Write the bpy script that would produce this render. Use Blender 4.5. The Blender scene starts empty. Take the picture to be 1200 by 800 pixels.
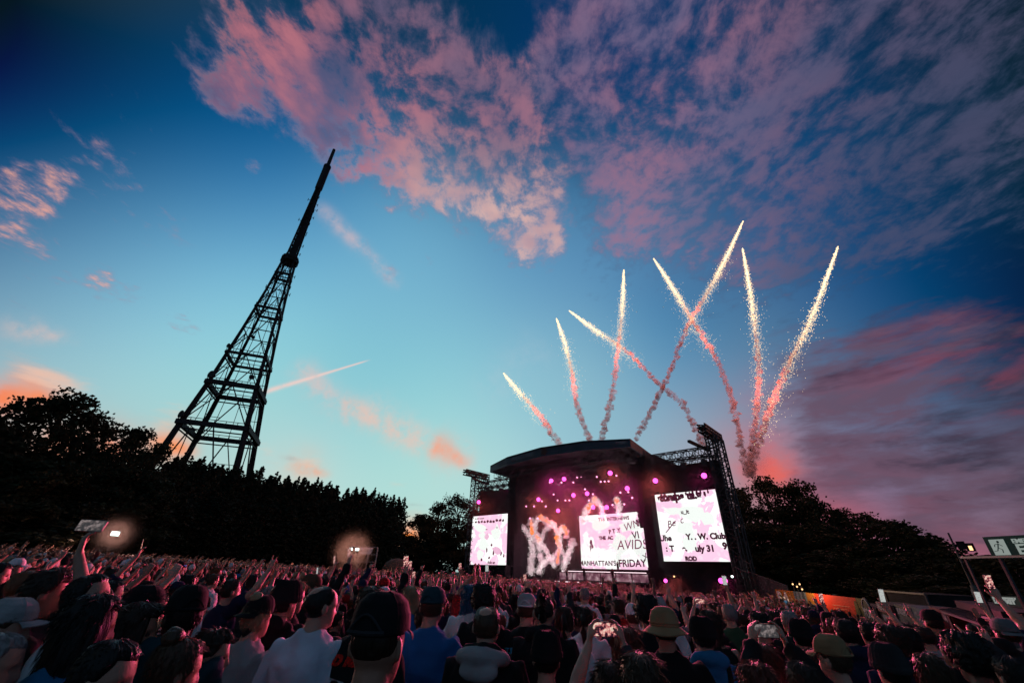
import bpy, bmesh, math, random
import numpy as np
from mathutils import Vector, Matrix, noise as mnoise
from mathutils.bvhtree import BVHTree

SC = bpy.context.scene
COL = SC.collection
PI = math.pi

# ------------------------------------------------------------------ camera
PITCH, ROLL, FPX = math.radians(30), math.radians(1.9), 470.0
CAM = Vector((0, 0, 1.95))
FWD = Vector((0, math.cos(PITCH), math.sin(PITCH)))
U0 = Vector((0, -math.sin(PITCH), math.cos(PITCH)))
R0 = Vector((1, 0, 0))
RGT = R0 * math.cos(ROLL) + U0 * math.sin(ROLL)
UPV = U0 * math.cos(ROLL) - R0 * math.sin(ROLL)
cd = bpy.data.cameras.new("camera"); cam = bpy.data.objects.new("camera", cd); COL.objects.link(cam)
cd.sensor_width = 36.0; cd.lens = FPX / 1200 * 36.0; cd.clip_start = 0.05; cd.clip_end = 5000
cam.matrix_world = Matrix(((RGT.x, UPV.x, -FWD.x, CAM.x), (RGT.y, UPV.y, -FWD.y, CAM.y),
                           (RGT.z, UPV.z, -FWD.z, CAM.z), (0, 0, 0, 1)))
SC.camera = cam

def ray(px, py):
    return (FWD * FPX + RGT * (px - 600) - UPV * (py - 400)).normalized()
def at(px, py, dist):
    """world point on the sight line of a photo pixel at a horizontal distance (m)"""
    d = ray(px, py); h = math.hypot(d.x, d.y)
    return CAM + d * (dist / h)
def az_el(px, py):
    d = ray(px, py)
    return math.atan2(d.x, d.y), math.atan2(d.z, math.hypot(d.x, d.y))

# ------------------------------------------------------------------ node helper
def lin(r, g, b):
    f = lambda c: (c / 255 / 12.92) if c / 255 <= 0.04045 else ((c / 255 + 0.055) / 1.055) ** 2.4
    return (f(r), f(g), f(b))

class NT:
    """tiny expression layer over a node tree"""
    def __init__(s, tree): s.t = tree; s.n = tree.nodes; s.l = tree.links
    def put(s, sock, v):
        if isinstance(v, bpy.types.NodeSocket): s.l.new(v, sock)
        elif v is not None:
            try: sock.default_value = v
            except Exception: sock.default_value = (*v, 1.0) if len(v) == 3 else v[:3]
    def math(s, op, a, b=None, c=None, clamp=False):
        n = s.n.new("ShaderNodeMath"); n.operation = op; n.use_clamp = clamp
        for i, v in enumerate((a, b, c)):
            if v is not None: s.put(n.inputs[i], v)
        return n.outputs[0]
    def add(s, a, b, **k): return s.math("ADD", a, b, **k)
    def sub(s, a, b, **k): return s.math("SUBTRACT", a, b, **k)
    def mul(s, a, b, **k): return s.math("MULTIPLY", a, b, **k)
    def mad(s, a, b, c, **k): return s.math("MULTIPLY_ADD", a, b, c, **k)
    def vec(s, op, a, b=None, c=None, scale=None):
        n = s.n.new("ShaderNodeVectorMath"); n.operation = op
        s.put(n.inputs[0], a)
        if b is not None: s.put(n.inputs[1], b)
        if c is not None: s.put(n.inputs[2], c)
        if scale is not None: s.put(n.inputs["Scale"], scale)
        return n.outputs["Value"] if op in ("DOT_PRODUCT", "LENGTH", "DISTANCE") else n.outputs["Vector"]
    def xyz(s, v):
        n = s.n.new("ShaderNodeSeparateXYZ"); s.put(n.inputs[0], v); return n.outputs
    def comb(s, x, y, z):
        n = s.n.new("ShaderNodeCombineXYZ")
        for i, v in enumerate((x, y, z)): s.put(n.inputs[i], v)
        return n.outputs[0]
    def noise(s, v, scale, detail=4, rough=0.55, dist=0.0, lac=2.0):
        n = s.n.new("ShaderNodeTexNoise"); s.put(n.inputs["Vector"], v)
        n.inputs["Scale"].default_value = scale; n.inputs["Detail"].default_value = detail
        n.inputs["Roughness"].default_value = rough; n.inputs["Distortion"].default_value = dist
        n.inputs["Lacunarity"].default_value = lac
        return n.outputs["Fac"]
    def smooth(s, x, a, b, lo=0.0, hi=1.0):
        n = s.n.new("ShaderNodeMapRange"); n.interpolation_type = "SMOOTHSTEP"
        s.put(n.inputs["Value"], x)
        for k, v in (("From Min", a), ("From Max", b), ("To Min", lo), ("To Max", hi)): s.put(n.inputs[k], v)
        return n.outputs["Result"]
    def mix(s, f, a, b, mode="MIX"):
        n = s.n.new("ShaderNodeMix"); n.data_type = "RGBA"; n.blend_type = mode; n.clamp_factor = True
        s.put(n.inputs[0], f); s.put(n.inputs[6], a); s.put(n.inputs[7], b)
        return n.outputs[2]
    def ramp(s, f, stops):
        n = s.n.new("ShaderNodeValToRGB"); s.put(n.inputs[0], f); e = n.color_ramp.elements
        e[0].position, e[0].color = stops[0][0], (*stops[0][1], 1); e[1].position, e[1].color = stops[1][0], (*stops[1][1], 1)
        for p, c in stops[2:]:
            x = e.new(p); x.color = (*c, 1)
        return n.outputs[0]

# ------------------------------------------------------------------ world: dusk sky
W = bpy.data.worlds.new("World"); SC.world = W; W.use_nodes = True
W.node_tree.nodes.clear()
t = NT(W.node_tree)
D = t.vec("NORMALIZE", t.n.new("ShaderNodeTexCoord").outputs["Generated"])
def gauss_dir(px, py, sig, amp=1.0):
    """soft round patch of sky round a direction"""
    k = 2 / math.radians(sig) ** 2
    dot = t.vec("DOT_PRODUCT", D, tuple(ray(px, py)))
    return t.mul(t.math("EXPONENT", t.mad(dot, k, -k)), amp)
def streak(p0, p1, sig, sig_end=None, amp=1.0, pad=3.0):
    """soft band of sky along the great circle between two directions"""
    a, b = ray(*p0), ray(*p1); n = a.cross(b).normalized(); m = (a + b).normalized()
    tan = n.cross(m).normalized(); half = math.acos(max(-1, min(1, a.dot(b)))) / 2
    x = t.vec("DOT_PRODUCT", D, tuple(n)); u = t.vec("DOT_PRODUCT", D, tuple(tan)); fr = t.vec("DOT_PRODUCT", D, tuple(m))
    q = t.math("MULTIPLY", x, 1 / math.radians(sig))
    if sig_end is not None:
        w = t.smooth(u, -math.sin(half), math.sin(half), math.radians(sig), math.radians(sig_end))
        q = t.math("DIVIDE", x, w)
    g = t.math("EXPONENT", t.mul(t.mul(q, q), -1.0))
    e = t.sub(math.sin(half + math.radians(pad) * .3), t.math("ABSOLUTE", u))
    along = t.smooth(e, 0.0, math.radians(pad))
    return t.mul(t.mul(t.mul(g, along), amp), t.math("GREATER_THAN", fr, 0.0))
def total(items):
    r = items[0]
    for i in items[1:]: r = t.add(r, i)
    return r

SKY = [((0, 0), (0, 24, 38), 14), ((20, 120), (0, 52, 84), 12), ((150, 60), (0, 50, 86), 12), ((400, 20), (0, 52, 86), 12), ((150, 160), (6, 82, 134), 12),
       ((20, 300), (72, 122, 162), 10), ((150, 330), (122, 180, 206), 10), ((60, 430), (150, 192, 202), 10),
       ((330, 170), (34, 104, 156), 12), ((420, 330), (118, 180, 207), 11), ((400, 480), (150, 206, 213), 10),
       ((480, 570), (172, 218, 214), 9), ((550, 60), (0, 54, 92), 12), ((600, 330), (104, 160, 194), 11),
       ((640, 460), (138, 188, 206), 10), ((700, 140), (0, 70, 116), 12), ((760, 420), (98, 148, 184), 10),
       ((850, 330), (72, 114, 154), 11), ((780, 500), (140, 168, 188), 8), ((1000, 250), (0, 70, 122), 12),
       ((1150, 60), (0, 30, 48), 14), ((1190, 10), (0, 22, 36), 12), ((1190, 200), (0, 34, 56), 10), ((1150, 300), (2, 48, 82), 12), ((1000, 400), (56, 96, 140), 10),
       ((1000, 500), (104, 118, 150), 9), ((1150, 600), (126, 98, 120), 9), ((960, 570), (136, 98, 120), 8),
       ((0, 650), (150, 170, 180), 12), ((600, 660), (175, 205, 205), 10)]
SKY += [((100, 300), (106, 160, 192), 9), ((250, 400), (140, 200, 214), 9), ((440, 285), (102, 166, 200), 9), ((700, 300), (86, 138, 178), 9), ((560, 460), (146, 202, 213), 9), ((700, 450), (136, 184, 202), 8),
        ((250, 300), (104, 166, 200), 9), ((330, 560), (178, 214, 212), 8), ((560, 570), (176, 216, 214), 8), ((240, 215), (52, 118, 164), 9), ((60, 220), (40, 96, 142), 9), ((900, 120), (0, 62, 106), 11), ((900, 430), (98, 128, 158), 8),
        ((1080, 560), (112, 118, 148), 8), ((1190, 470), (62, 70, 98), 9), ((830, 440), (104, 146, 178), 8), ((860, 520), (150, 150, 168), 7)]
# colours are solved so that the blended sky passes through the sampled ones
_d = np.array([tuple(ray(*q[0])) for q in SKY]); _w = np.exp((_d @ _d.T - 1) * np.array([2 / math.radians(q[2] * 1.25) ** 2 for q in SKY])[None, :])
_K = _w / _w.sum(1)[:, None]; _T = np.array([lin(*q[1]) for q in SKY])
_C = np.linalg.solve(_K.T @ _K + .004 * np.eye(len(SKY)), _K.T @ _T + .004 * _T)
num, den = None, None
for ((px, py), c, sg), cc in zip(SKY, _C):
    g = t.add(gauss_dir(px, py, sg * 1.25), 1e-6)
    cn = t.vec("SCALE", tuple(float(v) for v in cc), scale=g)
    num = cn if num is None else t.vec("ADD", num, cn); den = g if den is None else t.add(den, g)
back = t.math("EXPONENT", t.mad(t.vec("DOT_PRODUCT", D, (0, -0.77, 0.64)), 3.0, -3.0))
back = t.mul(back, 0.02)
num = t.vec("ADD", num, t.vec("SCALE", lin(70, 98, 124), scale=back)); den = t.add(den, back)
base = t.vec("MAXIMUM", t.vec("SCALE", num, scale=t.math("DIVIDE", 1.0, den)), (0, .006, .012))

dx, dy, dz = t.xyz(D)
zc = t.math("MAXIMUM", dz, 0.06)
UVp = t.comb(t.math("DIVIDE", dx, zc), t.math("DIVIDE", dy, zc), 0.0)     # flat cloud layer overhead

# warm glow low over the horizon where the sun went down
glows = [((5, 466), 1.9, (255, 122, 56), .8), ((200, 522), 1.8, (255, 140, 70), .7), ((480, 630), 2.2, (255, 130, 30), 1.0), ((60, 540), 3.2, (255, 120, 50), .8), ((130, 535), 2.6, (255, 120, 50), .7),
         ((905, 552), 2.2, (255, 100, 60), .8), ((888, 535), 3.6, (214, 96, 104), .55), ((900, 470), 3.6, (180, 104, 124), .28),
         ((950, 590), 3, (190, 88, 105), .40), ((350, 550), 2.5, (255, 160, 110), .3), ((1120, 648), 2.4, (190, 80, 95), .7), ((1000, 620), 3, (190, 90, 105), .45)]
sky = base
rag = t.smooth(t.add(t.mul(t.noise(t.vec('MULTIPLY', D, (1, 1, 2.6)), 7, 5, .62), .7), t.mul(t.noise(D, 26, 3, .6), .3)), .34, .62, .35, 1.0)
for (px, py), sg, c, am in glows:
    if am: sky = t.mix(t.mul(gauss_dir(px, py, sg, am * 1.15), rag), sky, lin(*c))

# high broken cloud: fields of small puffs
warp = t.n.new("ShaderNodeTexNoise"); t.put(warp.inputs["Vector"], UVp); warp.inputs["Scale"].default_value = 2.2; warp.inputs["Detail"].default_value = 3
UVw = t.vec("MULTIPLY_ADD", t.vec("SUBTRACT", warp.outputs["Color"], (.5, .5, .5)), (.16, .16, 0), UVp)
stretch = t.vec("MULTIPLY", UVw, (1.0, 0.8, 1.0))
def puffs(v):
    vo = t.n.new("ShaderNodeTexVoronoi"); vo.feature = "SMOOTH_F1"; vo.inputs["Scale"].default_value = 21; vo.inputs["Smoothness"].default_value = 1.0; t.put(vo.inputs["Vector"], v)
    cell = t.smooth(vo.outputs["Distance"], .10, .70, 1.0, 0.0)
    return t.add(t.add(t.mul(t.noise(v, 3.6, 4, .6), .42), t.mul(t.noise(v, 17, 5, .66), .53)), t.mul(cell, .05))
n0 = puffs(stretch)
def cover(points):
    return t.math("MINIMUM", total([gauss_dir(*p) for p in points]), 1.0)
covA = cover([(245, 20, 4, .42), (285, 55, 4, .42), (330, 100, 4.5, .5), (370, 60, 6, .36), (610, 90, 6, .42), (640, 200, 5, .5), (390, 140, 4, .68), (440, 60, 8, .45), (450, 160, 5.5, .9), (500, 185, 6, 1), (560, 222, 5, 1), (620, 225, 5, 1.0), (520, 110, 8, .75), (430, 10, 9, .45), (560, 150, 7, .6),
              (600, 170, 5, .7), (610, 285, 4, .85), (650, 285, 3.5, .75), (250, 100, 1.7, .85), (268, 122, 1.4, .8), (405, 205, 1.5, .8), (400, 175, 3, .6)])
covB = cover([(720, 40, 10, .65), (800, 120, 10, .95), (860, 50, 10, .75), (880, 210, 9, 1.0), (770, 210, 7, .7), (940, 150, 10, .85), (840, 268, 6, .95), (960, 240, 7, .8), (720, 260, 5, .75), (660, 60, 6, .4), (900, 305, 5, .6),
              (1020, 70, 10, .6), (1050, 180, 8, .6), (690, 180, 5, .55), (1100, 260, 9, .45), (1120, 120, 9, .4), (640, 130, 6, .35), (700, 330, 6, .28), (800, 350, 6, .25)])
covC = cover([(15, 230, 2.0, 1.0), (42, 228, 1.6, .95), (68, 208, 1.5, .8), (30, 205, 1.6, .5), (5, 272, 1.3, .8), (50, 290, 1.2, .55), (120, 327, 1.2, 1.0), (153, 343, .9, .8), (215, 385, 2.0, .7), (300, 195, 1.3, .75), (400, 262, 1.3, .5), (430, 290, 1.4, .5),
              (457, 320, 1.3, .5), (457, 245, .8, .7), (500, 310, 2.2, .45), (130, 170, 6, .3), (510, 365, .8, .4), (90, 230, 7, .2), (60, 330, 4, .3), (200, 260, 3, .25)])
def field(n, cov, lo, hi, soft):
    th = t.mad(cov, hi - lo, lo)
    return t.mul(t.smooth(t.sub(n, th), -.02, soft), t.smooth(cov, .02, .42))
dA, dB, dC = field(n0, covA, .62, .345, .25), field(n0, covB, .62, .33, .29), field(n0, covC, .62, .38, .26)
lit = t.smooth(t.noise(UVp, 4.2, 3, .55), .36, .64)                    # which puffs still catch the low sun
lower = t.smooth(dz, .86, .74)
rampA = t.mix(t.smooth(dA, .15, .9), t.mix(lower, lin(74, 88, 122), lin(120, 116, 150)), t.mix(lower, lin(170, 114, 132), lin(226, 180, 170)))
colA = t.mix(t.mul(t.sub(1.0, lit), .62), rampA, t.mix(lower, lin(84, 92, 124), lin(168, 132, 150)))
rampB = t.mix(t.smooth(dB, .1, .9), lin(56, 78, 114), lin(120, 106, 138))
colB = t.mix(t.mul(lit, t.smooth(dx, .75, .25, .1, .75)), rampB, t.mix(t.smooth(dB, .1, .8), lin(96, 90, 124), lin(172, 114, 134)))
colB = t.mix(t.smooth(dx, .30, .70, 0, .72), colB, lin(34, 62, 92))
colC = t.mix(t.smooth(dC, .1, .9), lin(146, 128, 154), lin(232, 166, 150))
colA = t.mix(t.mul(t.smooth(dx, -.12, -.36), t.smooth(dA, .2, .8)), colA, t.mix(lit, lin(98, 92, 124), lin(190, 116, 128)))
sky = t.mix(t.mul(dB, .76), sky, colB)
sky = t.mix(t.mul(dA, .85), sky, colA)
sky = t.mix(t.mul(dC, .85), sky, colC)

# low streaky cloud
Dl = t.vec("MULTIPLY", D, (1.0, 1.0, 3.4))
l0 = t.noise(Dl, 3.2, 6, .60, .25); l1 = t.noise(t.vec("ADD", Dl, (.0, .0, .09)), 3.2, 6, .60, .25)
lr = t.smooth(t.sub(l0, l1), -.06, .07)
covR = cover([(1120, 470, 7, .80), (1190, 420, 7, .75), (1060, 490, 6, .62), (1010, 530, 5, .50), (1170, 530, 6, .62), (950, 510, 5, .34), (1040, 410, 6, .42), (960, 430, 5, .36), (1000, 470, 5, .3),
              (1140, 612, 3.2, 1.0), (1090, 617, 2.2, .85), (1190, 602, 3.2, 1.0), (970, 575, 4, .45), (920, 380, 5, .2)])
nR = t.add(t.mul(l0, .62), t.mul(t.noise(Dl, 10, 5, .62, .3), .38))
dR = field(nR, covR, .62, .36, .22)
colR = t.mix(t.smooth(l1, .42, .57), lin(40, 40, 58), lin(98, 76, 96))
redR = cover([(1120, 415, 6, .9), (1190, 452, 3.5, 1.0), (1060, 590, 3, .5), (940, 560, 5, .6), (1180, 640, 3, .7), (1000, 440, 5, .35)])
colR = t.mix(t.mul(redR, t.mul(lr, .45)), colR, lin(150, 74, 94))
sky = t.mix(t.mul(dR, .90), sky, colR)
covL = cover([(30, 440, 2.5, .35), (90, 455, 2.5, .3), (190, 490, 3, .4), (310, 545, 3, .5), (360, 550, 2, .7), (400, 520, 2, .45), (470, 560, 3, .4), (450, 585, 2, .5), (30, 470, 2.5, .8), (225, 470, 2.0, .3)])
dL = field(l0, covL, .66, .36, .2)
colL = t.mix(lr, lin(228, 164, 140), lin(250, 190, 160))
sky = t.mix(t.mul(dL, .7), sky, colL)
brk = t.smooth(t.add(t.mul(t.noise(D, 13, 4, .6), .6), t.mul(t.noise(D, 42, 4, .6), .4)), .36, .62, .12, 1.0)
for p0, p1, s0, s1, am, c in [((345, 425), (415, 495), 1.5, 1.5, .62, (228, 190, 184)), ((395, 470), (520, 530), 1.4, 1.6, .72, (238, 188, 170)), ((505, 515), (548, 545), 1.8, .8, 1.0, (252, 146, 100)),
                              ((510, 525), (560, 540), 2.6, 1.6, .45, (240, 176, 160)), ((372, 240), (468, 335), .9, .9, .6, (214, 184, 186)), ((0, 458), (75, 470), 1.1, .45, 1.0, (255, 132, 66)), ((170, 512), (230, 532), .9, .6, .9, (255, 140, 70)), ((420, 470), (500, 520), 2.4, 2.0, .35, (224, 200, 190)), ((560, 470), (640, 400), 3.0, 3.0, .16, (190, 200, 210)),
                              ((0, 380), (86, 398), 1.2, .6, .7, (228, 190, 180)), ((330, 535), (352, 538), .3, .25, .55, (150, 110, 118)), ((340, 546), (385, 556), .8, .5, .7, (250, 150, 100)), ((470, 590), (500, 592), .22, .15, .6, (120, 120, 135))]:
    sky = t.mix(t.mul(t.mul(streak(p0, p1, s0, s1), t.mad(brk, .5, .5) if am >= .9 else brk), am), sky, lin(*c))
# condensation trail of an aircraft
trail = t.mul(streak((300, 462), (432, 422), .30, .10, 1.0, 2.0), t.smooth(t.noise(D, 40, 3, .6), .25, .5, .5, 1.0))
sky = t.mix(t.mul(trail, .75), sky, lin(246, 206, 196))

nish = t.n.new("ShaderNodeTexSky"); nish.sky_type = "NISHITA"; nish.sun_disc = False
SUN_AZ, SUN_EL = math.radians(-28), math.radians(1.5)
nish.sun_elevation = SUN_EL; nish.sun_rotation = SUN_AZ
ground_mask = t.smooth(dz, -.10, -.01)
sky = t.mix(ground_mask, (.012, .012, .014), sky)
bg = t.n.new("ShaderNodeBackground"); t.put(bg.inputs[0], sky); bg.inputs[1].default_value = 1.0
bg2 = t.n.new("ShaderNodeBackground"); t.put(bg2.inputs[0], nish.outputs[0]); bg2.inputs[1].default_value = 0.004
ad = t.n.new("ShaderNodeAddShader"); t.l.new(bg.outputs[0], ad.inputs[0]); t.l.new(bg2.outputs[0], ad.inputs[1])
wo = t.n.new("ShaderNodeOutputWorld"); t.l.new(ad.outputs[0], wo.inputs[0])
W.cycles.sampling_method = "MANUAL"; W.cycles.sample_map_resolution = 512

sl = bpy.data.lights.new("sun", "SUN"); sun = bpy.data.objects.new("sun", sl); COL.objects.link(sun)
sl.energy = 0.06; sl.angle = math.radians(3); sl.color = (1.0, .55, .35)
sd = Vector((math.sin(SUN_AZ) * math.cos(SUN_EL), math.cos(SUN_AZ) * math.cos(SUN_EL), math.sin(SUN_EL)))
sun.rotation_euler = sd.to_track_quat("Z", "Y").to_euler()

SC.view_settings.view_transform = "Standard"; SC.view_settings.look = "None"
SC.view_settings.exposure = 0.0; SC.view_settings.gamma = 1.0; SC.view_settings.use_curve_mapping = False
SC.render.engine = "CYCLES"
SC.cycles.use_denoising = True; SC.cycles.denoising_input_passes = "RGB"
try: SC.cycles.denoiser = "OPENIMAGEDENOISE"
except Exception: pass
SC.cycles.volume_step_rate = 3.0; SC.cycles.volume_max_steps = 96
SC.cycles.max_bounces = 5; SC.cycles.diffuse_bounces = 2; SC.cycles.glossy_bounces = 2; SC.cycles.volume_bounces = 0
SC.cycles.transparent_max_bounces = 12; SC.cycles.use_light_tree = True
SC.cycles.caustics_reflective = False; SC.cycles.caustics_refractive = False
SC.cycles.sample_clamp_indirect = 2.0; SC.cycles.sample_clamp_direct = 5.0
# ------------------------------------------------------------------ geometry helper
class MB:
    """collects vertices and faces, then links them as ONE mesh object"""
    def __init__(s): s.v = []; s.f = []
    def raw(s, vs, fs):
        o = len(s.v); s.v += [tuple(v) for v in vs]; s.f += [tuple(i + o for i in f) for f in fs]; return s
    def hexa(s, p):                                    # 8 corners: bottom ring 0-3, top ring 4-7
        return s.raw(p, [(3, 2, 1, 0), (4, 5, 6, 7), (0, 1, 5, 4), (1, 2, 6, 5), (2, 3, 7, 6), (3, 0, 4, 7)])
    def box(s, c, sx, sy, sz, X=Vector((1, 0, 0)), Y=Vector((0, 1, 0)), Z=Vector((0, 0, 1))):
        c = Vector(c); p = []
        for k in (-.5, .5):
            for i, j in ((-.5, -.5), (.5, -.5), (.5, .5), (-.5, .5)): p.append(c + X * (i * sx) + Y * (j * sy) + Z * (k * sz))
        return s.hexa(p)
    def bar(s, a, b, w, h=None):
        a, b = Vector(a), Vector(b); z = (b - a)
        if z.length < 1e-6: return s
        L = z.length; z.normalize()
        x = z.cross(Vector((0, 0, 1)))
        if x.length < 1e-3: x = Vector((1, 0, 0))
        x.normalize(); y = z.cross(x)
        return s.box((a + b) / 2, w, h or w, L, x, y, z)
    def tube(s, pts, rad, n=8, cap=True):
        pts = [Vector(p) for p in pts]; rings = []
        for i, p in enumerate(pts):
            d = (pts[min(i + 1, len(pts) - 1)] - pts[max(i - 1, 0)]).normalized()
            x = d.cross(Vector((0, 0, 1)));
            if x.length < 1e-2: x = d.cross(Vector((0, 1, 0)))
            x.normalize(); y = d.cross(x); r = rad[i] if hasattr(rad, "__len__") else rad
            rings.append([p + (x * math.cos(a) + y * math.sin(a)) * r for a in [2 * PI * k / n for k in range(n)]])
        vs = [v for r in rings for v in r]; fs = []
        for i in range(len(pts) - 1):
            for k in range(n):
                a, b = i * n + k, i * n + (k + 1) % n; fs.append((a, b, b + n, a + n))
        if cap: fs += [tuple(range(n - 1, -1, -1)), tuple(range((len(pts) - 1) * n, len(pts) * n))]
        return s.raw(vs, fs)
    def prism(s, poly, d):                             # poly: list of points, extruded by vector d
        n = len(poly); d = Vector(d); vs = [Vector(p) for p in poly] + [Vector(p) + d for p in poly]
        return s.raw(vs, [tuple(range(n - 1, -1, -1)), tuple(range(n, 2 * n))] + [(k, (k + 1) % n, (k + 1) % n + n, k + n) for k in range(n)])
    def ball(s, c, r, seg=10, rings=6, sc=(1, 1, 1)):
        c = Vector(c); vs = [c + Vector((0, 0, r * sc[2]))]; fs = []
        for i in range(1, rings):
            th = PI * i / rings
            for k in range(seg):
                a = 2 * PI * k / seg; vs.append(c + Vector((math.sin(th) * math.cos(a) * r * sc[0], math.sin(th) * math.sin(a) * r * sc[1], math.cos(th) * r * sc[2])))
        vs.append(c - Vector((0, 0, r * sc[2]))); e = len(vs) - 1
        for k in range(seg):
            fs.append((0, 1 + k, 1 + (k + 1) % seg)); fs.append((e, e - seg + (k + 1) % seg, e - seg + k))
            for i in range(rings - 2):
                a = 1 + i * seg + k; b = 1 + i * seg + (k + 1) % seg; fs.append((a, a + seg, b + seg, b))
        return s.raw(vs, fs)
    def truss(s, a, b, w, up=Vector((0, 0, 1)), n=None, r=.06):
        a, b = Vector(a), Vector(b); d = (b - a); L = d.length; d.normalize()
        x = d.cross(up)
        if x.length < 1e-3: x = Vector((1, 0, 0))
        x.normalize(); y = x.cross(d).normalized(); n = n or max(2, int(L / w))
        co = [(x * i + y * j) * (w / 2) for i, j in ((-1, -1), (1, -1), (1, 1), (-1, 1))]
        for c in co: s.bar(a + c, b + c, r * 1.6)
        for k in range(n):
            p, q = a + d * (L * k / n), a + d * (L * (k + 1) / n)
            for i in range(4):
                j = (i + 1) % 4
                s.bar(p + co[i], q + co[j], r) if k % 2 else s.bar(p + co[j], q + co[i], r)
                s.bar(p + co[i], p + co[j], r)
        return s
    def mesh(s, name):
        me = bpy.data.meshes.new(name); me.from_pydata(s.v, [], s.f); me.update(); return me
    def build(s, name, mat, parent=None, smooth=False):
        return link(name, s.mesh(name), mat, parent, smooth)

def link(name, me, mat=None, parent=None, smooth=False):
    o = bpy.data.objects.new(name, me); COL.objects.link(o)
    if mat is not None and me is not None and not me.materials: me.materials.append(mat)
    if smooth: me.polygons.foreach_set("use_smooth", [True] * len(me.polygons))
    if parent is not None: o.parent = parent
    return o
def tag(o, label=None, cat=None, group=None, kind=None):
    if label: o["label"] = label
    if cat: o["category"] = cat
    if group: o["group"] = group
    if kind: o["kind"] = kind
    return o
def empty(name, label, cat, group=None, loc=(0, 0, 0)):
    o = bpy.data.objects.new(name, None); COL.objects.link(o); o.empty_display_size = .2; o.location = loc
    return tag(o, label, cat, group)
def keep(o, parent):                                   # parent without moving (parts are built in world coordinates)
    o.parent = parent; o.matrix_parent_inverse = Matrix.Translation(parent.location).inverted(); return o

# ------------------------------------------------------------------ materials
def mat(name, col, rough=.8, spec=.3, metal=0.0, var=.0, vscale=4.0, bump=0.0, bscale=30.0, emit=None, est=0.0, trans=0.0, obj_color=False):
    m = bpy.data.materials.new(name); m.use_nodes = True; q = NT(m.node_tree); b = q.n["Principled BSDF"]
    b.inputs["Roughness"].default_value = rough; b.inputs["Metallic"].default_value = metal
    b.inputs["Specular IOR Level"].default_value = spec
    c = None
    if obj_color: c = q.n.new("ShaderNodeObjectInfo").outputs["Color"]
    tc = q.n.new("ShaderNodeTexCoord").outputs["Object"]
    if var:
        f = q.smooth(q.noise(tc, vscale, 4, .6), .3, .7, 1 - var, 1 + var)
        c = q.vec("SCALE", c if c is not None else col, scale=f)
    q.put(b.inputs["Base Color"], c if c is not None else (*col, 1))
    if bump:
        n = q.n.new("ShaderNodeBump"); n.inputs["Strength"].default_value = bump; n.inputs["Distance"].default_value = .02
        q.put(n.inputs["Height"], q.noise(tc, bscale, 3, .6)); q.l.new(n.outputs[0], b.inputs["Normal"])
    if emit is not None:
        b.inputs["Emission Color"].default_value = (*emit, 1); b.inputs["Emission Strength"].default_value = est
    return m
M = {}
M["steel"] = mat("dark steel", (.045, .045, .05), .55, .4, .4, .25, 3)
M["tower"] = mat("weathered tower steel", (.03, .03, .032), .7, .2, 0, .2, .2)
M["black"] = mat("black fabric", (.018, .017, .02), .9, .1, 0, .3, 2, .2, 12)
M["scrim"] = mat("black mesh scrim", (.03, .026, .032), .95, .1, 0, .35, .6, .2, 6)
M["roof"] = mat("roof skin", (.05, .055, .07), .6, .3, 0, .2, 1.2)
M["fascia"] = mat("printed fascia", (.035, .06, .085), .5, .3, 0, .25, .8)
M["bark"] = mat("bark", (.05, .04, .032), .95, .1, 0, .3, 3, .6, 8)
M["white"] = mat("white print", (.78, .78, .76), .7, .2, 0, .06, 3)
M["dimtext"] = mat("grey print", (.30, .30, .32), .7, .2, 0, .1, 3)
M["glass"] = mat("lamp glass", (.02, .02, .02), .1, .5)
def leaf_mat(name, col):
    m = bpy.data.materials.new(name); m.use_nodes = True; q = NT(m.node_tree); b = q.n["Principled BSDF"]
    g = q.n.new("ShaderNodeNewGeometry"); f = q.smooth(g.outputs["Random Per Island"], 0, 1, .55, 1.45)
    c = q.vec("SCALE", col, scale=f); q.put(b.inputs["Base Color"], c)
    b.inputs["Roughness"].default_value = .7; b.inputs["Specular IOR Level"].default_value = .15
    tr = q.n.new("ShaderNodeBsdfTranslucent"); q.put(tr.inputs[0], c)
    mx = q.n.new("ShaderNodeMixShader"); mx.inputs[0].default_value = .2
    q.l.new(b.outputs[0], mx.inputs[1]); q.l.new(tr.outputs[0], mx.inputs[2]); q.l.new(mx.outputs[0], q.n["Material Output"].inputs[0])
    return m
M["leaf"] = leaf_mat("dark leaves", (.035, .04, .02)); M["leaf2"] = leaf_mat("fir green leaves", (.028, .036, .022))
def emis(name, col, st):
    m = bpy.data.materials.new(name); m.use_nodes = True; n = m.node_tree; n.nodes.clear()
    e = n.nodes.new("ShaderNodeEmission"); e.inputs[0].default_value = (*col, 1); e.inputs[1].default_value = st
    o = n.nodes.new("ShaderNodeOutputMaterial"); n.links.new(e.outputs[0], o.inputs[0]); m.cycles.emission_sampling = "NONE"; return m
M["lamp_pink"] = emis("magenta lamp lens", (1.0, .07, .50), 4.0); M["lamp_dim"] = emis("dim lamp lens", (1.0, .32, .56), 2.4)
M["lamp_white"] = emis("white lamp lens", (.75, 1.0, .95), 11); M["strip"] = emis("white light strip", (1.0, .75, .82), 1.6)
M["lamp_warm"] = emis("warm bulb", (1.0, .55, .25), 2.2)
M["ink"] = mat("dark screen lettering", (.02, .004, .012), .9, .0, emit=(.06, .012, .03), est=.8)
M["grass"] = mat("trampled grass", (.045, .05, .025), .95, .1, 0, .4, .5, .5, 5)

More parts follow.
